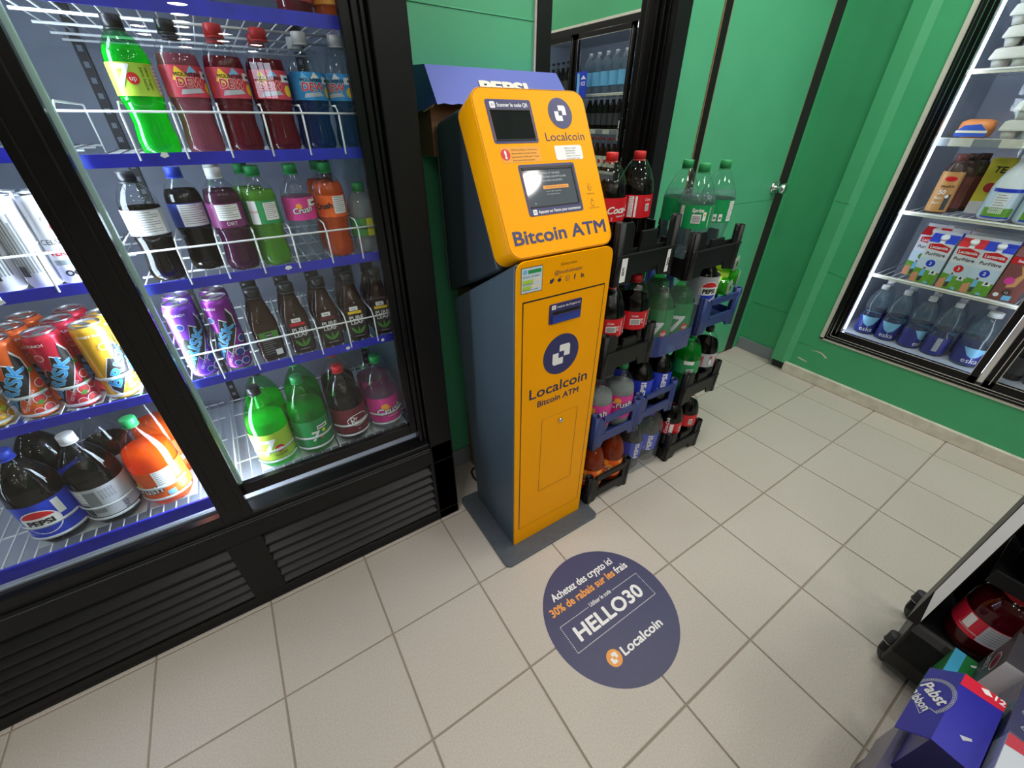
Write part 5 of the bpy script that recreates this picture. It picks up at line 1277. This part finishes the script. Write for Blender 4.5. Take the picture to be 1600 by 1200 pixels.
m1 = carton('blue topped milk carton numbered two, first in the front row', (FXS + .052, -.486, .671), RW + .05, GM, .094, .09, .235, 'can_white', mb_, art=art_milk('2', 'pepsi_blue'))
m2 = carton('red topped milk carton numbered three in the front row', (FXS + .052, -.588, .671), RW + .05, GM, .090, .09, .235, 'can_white', mr_, art=art_milk('3', 'red'))
m3 = dup(m1, (FXS + .052, -.676, .671), RW + .05, 'blue topped milk carton numbered two, beside the chocolate carton')
m4 = carton('brown chocolate milk carton with red band in the front row', (FXS + .052, -.772, .671), RW + .05, GM, .088, .09, .235, 'choc', None, art=art_choco, wcap=False)
m5 = carton('white and green oat carton set back behind the first milk carton', (FXS + .150, -.425, .671), RW, GM, .094, .09, .245, 'can_white', mr_, art=art_milk('1', 'leaf'))
for src, y, nm in ((m1, -.500, 'first milk lane'), (m2, -.596, 'red milk lane'), (m3, -.682, 'second blue milk lane'), (m4, -.772, 'chocolate lane')):
    for k, w_ in ((1, 'second'), (2, 'third')):
        dup(src, (FXS + .052 + .1 * k, y + .012 * k, .671), RW, 'milk carton %s in line of the %s' % (w_, nm))
GW = 'water bottles on the wall cooler floor'
wt = bottle('water_bottle', 'clear water bottle with blue label closest to the cooler post', 'bottle', (FXS + .052, -.362, .346), GW, PWAT, .235, 'pet', 'water', 'cap_white', .0155, .018, (.008, .100, 'eska_blue'), art_eska, rz=RW + .35, bumpy=False)
dup(wt, (FXS + .052, -.460, .346), RW + .25, 'clear water bottle with blue label, second from the cooler post')
dup(wt, (FXS + .052, -.560, .346), RW + 1.2, 'clear water bottle with blue label, third from the cooler post')
bottle('water_bottle', 'clear water bottle with grey fact panel on its blue label', 'bottle', (FXS + .052, -.660, .346), GW, PWAT, .235, 'pet', 'water', 'cap_white', .0155, .018, (.008, .100, 'eska_blue'), art_eska_nutr, rz=RW + .4, bumpy=False)
PW4 = [(.046, 0), (.056, .006), (.058, .03), (.057, .10), (.054, .12), (.057, .14), (.057, .17), (.048, .20), (.030, .232), (.022, .244), (.022, .252)]
bottle('water_jug', 'broad water bottle with handle ring and large blue label', 'bottle', (FXS + .060, -.785, .346), GW, PW4, .23, 'pet', 'water', 'cap_white', .025, .02, (.012, .095, 'eska_blue'), art_eska, rz=RW + .35, bumpy=False)
for k in range(5):
    dup(wt, (FXS + .155, -.350 - .1 * k, .346), RW + .5 * k, 'water bottle in the second row, number %s from the cooler post' % ('one', 'two', 'three', 'four', 'five')[k])
# contents of the mirrored doors
GB = 'beer bottles mirrored in the dark glass'
bp_ = bottle('beer_bottle', 'brown beer bottle mirrored in the dark glass', 'bottle', (FXS + .04, -.95, .976), GB, PBEER, .2, 'pet', 'tea_drink', 'cap_red', .0145, .012, (.03, .11, 'cream_strip'), art_beer, rz=RW, bumpy=False)
gp_ = bottle('beer_bottle', 'dark beer bottle mirrored in the dark glass', 'bottle', (FXS + .04, -.95, 1.276), GB, PBEER, .2, 'pet', 'cola', 'cap_black', .0145, .012, (.03, .11, 'dark_card'), None, rz=RW, bumpy=False)
bl_ = bottle('soda_water_bottle', 'blue label clear bottle mirrored in the dark glass', 'bottle', (FXS + .05, -.95, 1.516), GB, PWAT, .22, 'pet', 'water', 'cap_white', .0155, .018, (.05, .14, 'sky_blue'), None, rz=RW, bumpy=False)
for src, z, a0_, a1_, dy, nm in ((bp_, .976, .95, 1.49, .068, 'brown beer bottle mirrored in the dark glass'), (gp_, 1.276, .95, 1.49, .068, 'dark beer bottle mirrored in the dark glass'), (bl_, 1.516, .97, 1.47, .098, 'blue label clear bottle mirrored in the dark glass'),
                                 (gp_, 1.516, 1.60, 2.1, .07, 'dark beer bottle mirrored in the dark glass'), (bp_, 1.276, 1.60, 2.1, .07, 'brown beer bottle mirrored in the dark glass'), (gp_, .671, .95, 1.49, .07, 'dark beer bottle mirrored in the dark glass'), (gp_, .346, .95, 1.49, .07, 'dark beer bottle mirrored in the dark glass')):
    n = int((a1_ - a0_) / dy)
    row_ = ', %s door, shelf %s' % ('second' if a0_ < 1.5 else 'third', {.346: 'floor', .671: 'one', .976: 'two', 1.276: 'three', 1.516: 'four'}[z])
    for k in range(n + 1):
        p = (FXS + .05, -(a0_ + k * dy), z)
        if k == 0 and src.location.z == z and abs(src.location.y + .95) < 1e-4 and not src.get('used'): src.location = p; src['used'] = 1
        else: dup(src, p, RW, nm + row_)
        if k == 0: src['label'] = src['label']
for o in (bp_, gp_, bl_):
    if 'used' in o: del o['used']
b = MB(); b.prism([(1.34, 1.49), (1.46, 1.49), (1.46, 1.66), (1.34, 1.66)], R2, .0155, .017, 'pepsi_blue'); b.prism([(1.425, 1.50), (1.455, 1.50), (1.45, 1.57), (1.455, 1.65), (1.43, 1.65), (1.42, 1.58)], R2, .017, .0173, 'sky_blue'); b.text('ICE', lambda u, v, d: R2(-u, v, d), -1.38, 1.57, .035, 'print_white', .0173, 'c', .02, width=.05); b.prism([(1.35, 1.61), (1.41, 1.61), (1.38, 1.635)], R2, .017, .0173, 'print_white')
tag(b.build('door_sticker'), 'blue and white ice sticker on the second wall cooler door', 'sticker')
b = MB()
for k in range(4): b.box(FX + .045, FX + .049, -(1.66 + k * .1 + .075), -(1.66 + k * .1), 1.478, 1.512, ('shelf_tag_yellow', 'print_white', 'red', 'shelf_tag_yellow')[k])
b.build('shelf_tag', wc)

# ------------------------------------------------------------------ rolling rack near the viewer
rk = thing('drink_rack', 'black rolling drinks rack with a white front strip and castors', 'rack')
RX0, RX1, RY = 1.180, 1.385, -1.1555
b = MB(); b.box(RX0 + .002, RX0 + .10, -1.155, -1.133, .20, 1.5, 'black_plastic'); b.build('end_panel', rk)
b = MB(); b.prism([(-1.1545, .222), (-1.1515, .238), (-1.1345, .335), (-1.1345, 1.5), (-1.1545, 1.5)], lambda u, v, d: (RX0 + .002 - d, u, v), 0, .004, 'strip_white'); tag(b.build('face_strip', rk), 'white front strip')
b = MB(); b.box(RX0 + .10, RX1 - .006, RY - .012, RY, .2, 1.5, 'black_plastic'); b.build('inner_lining', rk)
b = MB(); b.box(RX1 - .010, RX1, -2.0, RY - .02, .2, 1.5, 'black_plastic'); b.build('back_panel', rk)
b = MB(); b.prism([(RX0 - .028, .040), (RX0 - .036, .105), (RX0 - .012, .185), (RX0 + .008, .205), (RX1, .205), (RX1, .040)], lambda u, v, d: (u, d, v), -2.0, RY + .008, 'black_plastic'); b.build('base', rk, bevel=.008, seg=3)
for z in (.455, .72):
    b = MB(); b.box(RX0 + .004, RX1 - .01, -2.0, RY - .02, z, z + .014, 'black_plastic'); b.box(RX0 - .004, RX0 + .004, -2.0, RY - .02, z - .010, z + .030, 'black_plastic'); b.build('shelf', rk, bevel=.002)
for x, y in ((RX0 + .012, RY + .006), (RX1 + .020, RY + .010), (RX0 + .012, -1.9), (RX1 - .03, -1.9)):
    b = MB(); b.lathe([(.030, -.012), (.033, -.009), (.033, .009), (.030, .012)], 'black_rubber', 20); b.v = [(x + z * .8, y + z * .6 + q_ * .3, .033 + w_) for q_, w_, z in b.v]
    c = b.build('castor', rk)
    b = MB(); b.box(x - .014, x + .014, y - .012, y + .018, .040, .078, 'black_plastic'); b.build('fork', c, bevel=.004)
    b = MB(); b.lathe([(.0155, .078), (.0165, .082), (.0165, .084), (.0150, .086), (.0150, .116), (.0120, .118)], 'black_rubber', 18, c=(x, y + .006, 0)); b.lathe([(.0168, .0815), (.0168, .0835)], 'alum', 18, c=(x, y + .006, 0), closed=False); b.build('socket', c)
GR = 'drinks on the rolling rack'
PJUG = [(.040, 0), (.054, .008), (.058, .03), (.058, .15), (.052, .175), (.034, .198), (.026, .204), (.026, .214)]
def art_punch(b, fn, R, h): rect(b, fn, -.05, -.012, 0, h, 'beer_red'); rect(b, fn, -.046, -.03, h * .3, h * .95, 'print_white', .0006); b.text('HAWAIIAN', fn, -.03, h * .2, .008, 'print_white', .001, maxlen=.008); nutr(b, fn, -.010, .045, .002, h - .002, 6, 'silver_label')
pj = bottle('punch_bottle', 'large dark red punch bottle with red cap on the rack base', 'bottle', (RX0 + .065, RY - .085, .2055), GR, PJUG, .19, 'pet', 'punch', 'cap_red', .029, .022, (.060, .125, 'beer_red'), art_punch, rz=-PI / 2 + .1, bumpy=False)
dup(pj, (RX0 + .070, RY - .208, .2055), -.4, 'large dark red punch bottle, second along the rack base')
dup(pj, (RX0 + .070, RY - .332, .2055), -.9, 'large dark red punch bottle, third along the rack base')
def art_grp(b, fn, R, h): b.text('B', fn, 0, h * .2, .06, 'print_white', .0008, 'c', .03, maxlen=.008); rect(b, fn, -.03, .03, 0, h * .14, 'dew_blue')
pg = bottle('punch_bottle', 'dark blue drink bottle with purple label on the rack shelf', 'bottle', (RX0 + .066, RY - .090, .4695), GR, PJUG, .19, 'pet', 'cola', 'cap_black', .029, .022, (.060, .150, 'violet_can'), art_grp, rz=-PI / 2 + .5, bumpy=False)
dup(pg, (RX0 + .066, RY - .212, .4695), -PI / 2 + .4, 'dark blue drink bottle with purple label, second along the rack shelf')
# ------------------------------------------------------------------ beer cases in the near corner
def case(label, x0, x1, y0, y1, z0, z1, mats, name='beer_case', group=None, art=None):
    t = thing(name, label, 'box', ((x0 + x1) / 2, (y0 + y1) / 2, z0), 0, group)
    w, d, h = (x1 - x0) / 2, (y1 - y0) / 2, z1 - z0
    side, top, end = mats[:3]; end2 = mats[-1]
    b = MB()
    V = [(-w, -d, 0), (w, -d, 0), (w, d, 0), (-w, d, 0), (-w, -d, h), (w, -d, h), (w, d, h), (-w, d, h)]
    for f, m in (((0, 3, 2, 1), side), ((4, 5, 6, 7), top), ((0, 1, 5, 4), side), ((2, 3, 7, 6), side), ((1, 2, 6, 5), end), ((3, 0, 4, 7), end2)): b.add(V, [f], m)
    b.build('carton', t)
    if art:
        b = MB(); art(b, w, d, h); b.build('lettering', t)
    return t
TOP = lambda h: (lambda u, v, d: (u, v, h + d))
def seal(b, fn, cx, cy, s, words, rot):
    """round scalloped seal with a ribbon below and two words"""
    ca, sa = math.cos(rot), math.sin(rot)
    f2 = lambda u, v, d: fn(cx + u * ca - v * sa, cy + u * sa + v * ca, d)
    n = 40
    for i in range(n):
        a = -.25 + (PI + .5) * i / n; a2 = a + (PI + .5) / n * .62
        b.poly([(s * .92 * math.cos(a), s * .92 * math.sin(a)), (s * math.cos(a), s * math.sin(a)), (s * math.cos(a2), s * math.sin(a2)), (s * .92 * math.cos(a2), s * .92 * math.sin(a2))], f2, .0006, 'silver_label')
    for i in range(n):
        a = -.25 + (PI + .5) * i / n; a2 = -.25 + (PI + .5) * (i + 1) / n
        for r in (.88, 1.02): b.poly([(s * r * math.cos(a), s * r * math.sin(a)), (s * (r + .02) * math.cos(a), s * (r + .02) * math.sin(a)), (s * (r + .02) * math.cos(a2), s * (r + .02) * math.sin(a2)), (s * r * math.cos(a2), s * r * math.sin(a2))], f2, .0006, 'silver_label')
    for p, q in (((-.98, -.25), (-.62, -.32)), ((-.62, -.32), (-.66, -.78)), ((-.66, -.78), (.66, -.78)), ((.66, -.78), (.62, -.32)), ((.62, -.32), (.98, -.25))):
        dx, dy = q[0] - p[0], q[1] - p[1]; L = math.hypot(dx, dy); nx, ny = -dy / L * .018, dx / L * .018
        b.poly([((p[0] + nx) * s, (p[1] + ny) * s), ((p[0] - nx) * s, (p[1] - ny) * s), ((q[0] - nx) * s, (q[1] - ny) * s), ((q[0] + nx) * s, (q[1] + ny) * s)], f2, .0006, 'silver_label')
    b.text(words[0], f2, 0, .02 * s, s * .68, 'print_white', .0008, 'c', .025, shear=.25)
    b.text(words[1], f2, 0, -.62 * s, s * .56, 'print_white', .0008, 'c', .02, width=1.25 * s)
GC = 'beer cases stacked in the near corner'
# lower wrapped cases on the floor
def art_film(b, w, d, h):
    f = TOP(h); n = lambda: random.uniform(-.8, .8)
    for k in range(10):
        x, y = n() * w, n() * d; b.poly([(x, y), (x + .004, y), (x + .03, y + .03), (x + .026, y + .03)], f, .0005, 'silver_label')
    b.poly([(-w * .5, -d * .2), (-w * .2, -d * .25), (-w * .2, d * .3), (-w * .5, d * .35)], f, .0007, 'beer_red')
case('grey film wrapped beer case on the floor, underneath the corner stack', .44, .862, -1.60, -1.222, 0, .128, ('film_grey', 'film_grey', 'film_grey'), group=GC, art=art_film)
case('grey film wrapped beer case with red shield, second layer of the corner stack', .44, .862, -1.60, -1.210, .1285, .256, ('film_grey', 'film_grey', 'film_grey'), group=GC, art=art_film)
case('plain navy beer case on the floor beneath the green soda carton', .870, 1.135, -1.60, -1.262, 0, .128, ('beer_navy', 'beer_navy', 'beer_navy'), group=GC)
case('plain navy beer case in the second layer, behind the film wrapped ones', .870, 1.026, -1.60, -1.290, .1285, .256, ('beer_navy', 'beer_navy', 'beer_navy'), group=GC)
b = MB()
b.prism([(0, 0), (.115, -.026), (.104, -.052), (.060, -.046)], lambda u, v, d: (.742 + u, -1.226 + v, .2568 + d + .10 * u), 0, .003, 'beer_navy')
tag(b.build('cardboard_flap'), 'loose dark navy cardboard flap on the grey film wrapped case', 'cardboard')
t = case('dark blue beer case with an open printed flap over the aisle', .744, .934, -1.284, -1.224, .2565, .400, ('beer_blue', 'beer_blue', 'beer_red', 'beer_navy'), group=GC)
w, d, h = .095, .030, .1435
b = MB(); f = TOP(h)
b.poly([(.062, .030), (.0952, .030), (.0952, -.030), (.070, -.030)], f, .0004, 'beer_red'); b.poly([(.080, -.002), (.088, .006), (.0945, -.004), (.084, -.012)], f, .0008, 'print_white'); b.text('12', f, .082, -.022, .018, 'print_white', .0008, 'c', .03, rot=-PI / 2)
b.poly([(-.050, -.002), (-.044, .004), (-.034, -.010), (-.038, -.012)], f, .0005, 'silver_label')
b.build('lettering', t)
b = MB()                                    # the flap folds out from the top edge, over the aisle
V = Vector((.018, .033, -.068)); L = V.length; V = V / L; O = Vector((-w, d, h))
U = Vector((1, 0, 0)); N = U.cross(V).normalized()
fv = lambda u, v, dd: O + U * u + V * min(v, L - .0004) + N * (-dd)
N = -N if N.y < 0 else N
fv = lambda u, v, dd: O + U * u + V * min(v, L - .0004) + N * dd
b.prism([(.0, 0), (.190, 0), (.192, L), (.002, L)], fv, -.002, 0, 'beer_blue')
b.build('flap', t)
b = MB()
seal(b, fv, .106, .045, .052, ('Pabst', 'Ribbon'), -2.25)
b.build('flap_lettering', t)
def art_b(b, w, d, h):
    f = TOP(h); seal(b, f, -.02, .09, .055, ('Pabst', 'Ribbon'), -2.0); b.poly([(-w, -.05), (w, -.09), (w, -.07), (-w, -.03)], f, .0005, 'film_grey')
t = case('dark blue beer case under clear film beside the open flap case', .852, 1.020, -1.60, -1.290, .2565, .412, ('beer_navy', 'beer_navy', 'beer_navy'), group=GC, art=art_b)
b = MB(); b.box(-.0865, .0865, -.1565, .1565, .0, .158, 'film'); b.build('plastic_film', t)
def art_c(b, w, d, h):
    f = TOP(h)
    b.poly([(w - .03, d), (w, d), (w, d - .05), (w - .02, d - .045)], f, .0005, 'beer_red'); b.poly([(w - .13, d), (w - .10, d), (w - .06, -d), (w - .11, -d)], f, .0005, 'beer_red')
    for k in range(4): b.text('BEER', f, w - .20 + k * .035, d - .16, .03, 'silver_label', .0006, 'l', rot=1.1)
    b.poly([(-w, d * .6), (w - .16, d), (w - .18, -d), (-w, -d)], f, .0004, 'dark_card')
t = case('white and red beer case under clear film, closest to the viewer', .46, .848, -1.62, -1.290, .2565, .430, ('can_white', 'can_white', 'can_white'), group=GC, art=art_c)
b = MB(); b.box(-.196, .196, -.167, .167, .0, .176, 'film'); b.build('plastic_film', t)
def art_d(b, w, d, h):
    f = TOP(h); b.poly([(-w, d), (-w, d - .020), (w, d - .020), (w, d)], f, .0005, 'cyan_card'); b.text('7', f, .02, d - .055, .035, 'print_white', .0006, 'c', .03, rot=-.8); b.poly(circle(.012, d - .048, .007, 14), f, .0007, 'red')
case('green and cyan soda carton wedged between the beer case and the rack', 1.030, 1.138, -1.42, -1.221, .1285, .256, ('green_card', 'green_card', 'cyan_card'), 'soda_carton', GC, art=art_d)
def art_e(b, w, d, h):
    f = XZ(-d); g2 = lambda u, v, dd: (-u, d + dd, v)
    b.poly(circle(.01, .09, .03, 18, .02), g2, .0005, 'silver_label'); b.poly(circle(.01, .09, .026, 18, .016), g2, .0007, 'maroon'); b.text('DIET', g2, -.02, .04, .03, 'silver_label', .0006, 'c', .02)
case('dark grey diet soda carton standing against the rack', 1.034, 1.140, -1.40, -1.262, .2565, .400, ('dark_card', 'dark_card', 'can_white'), 'soda_carton', GC, art=art_e)
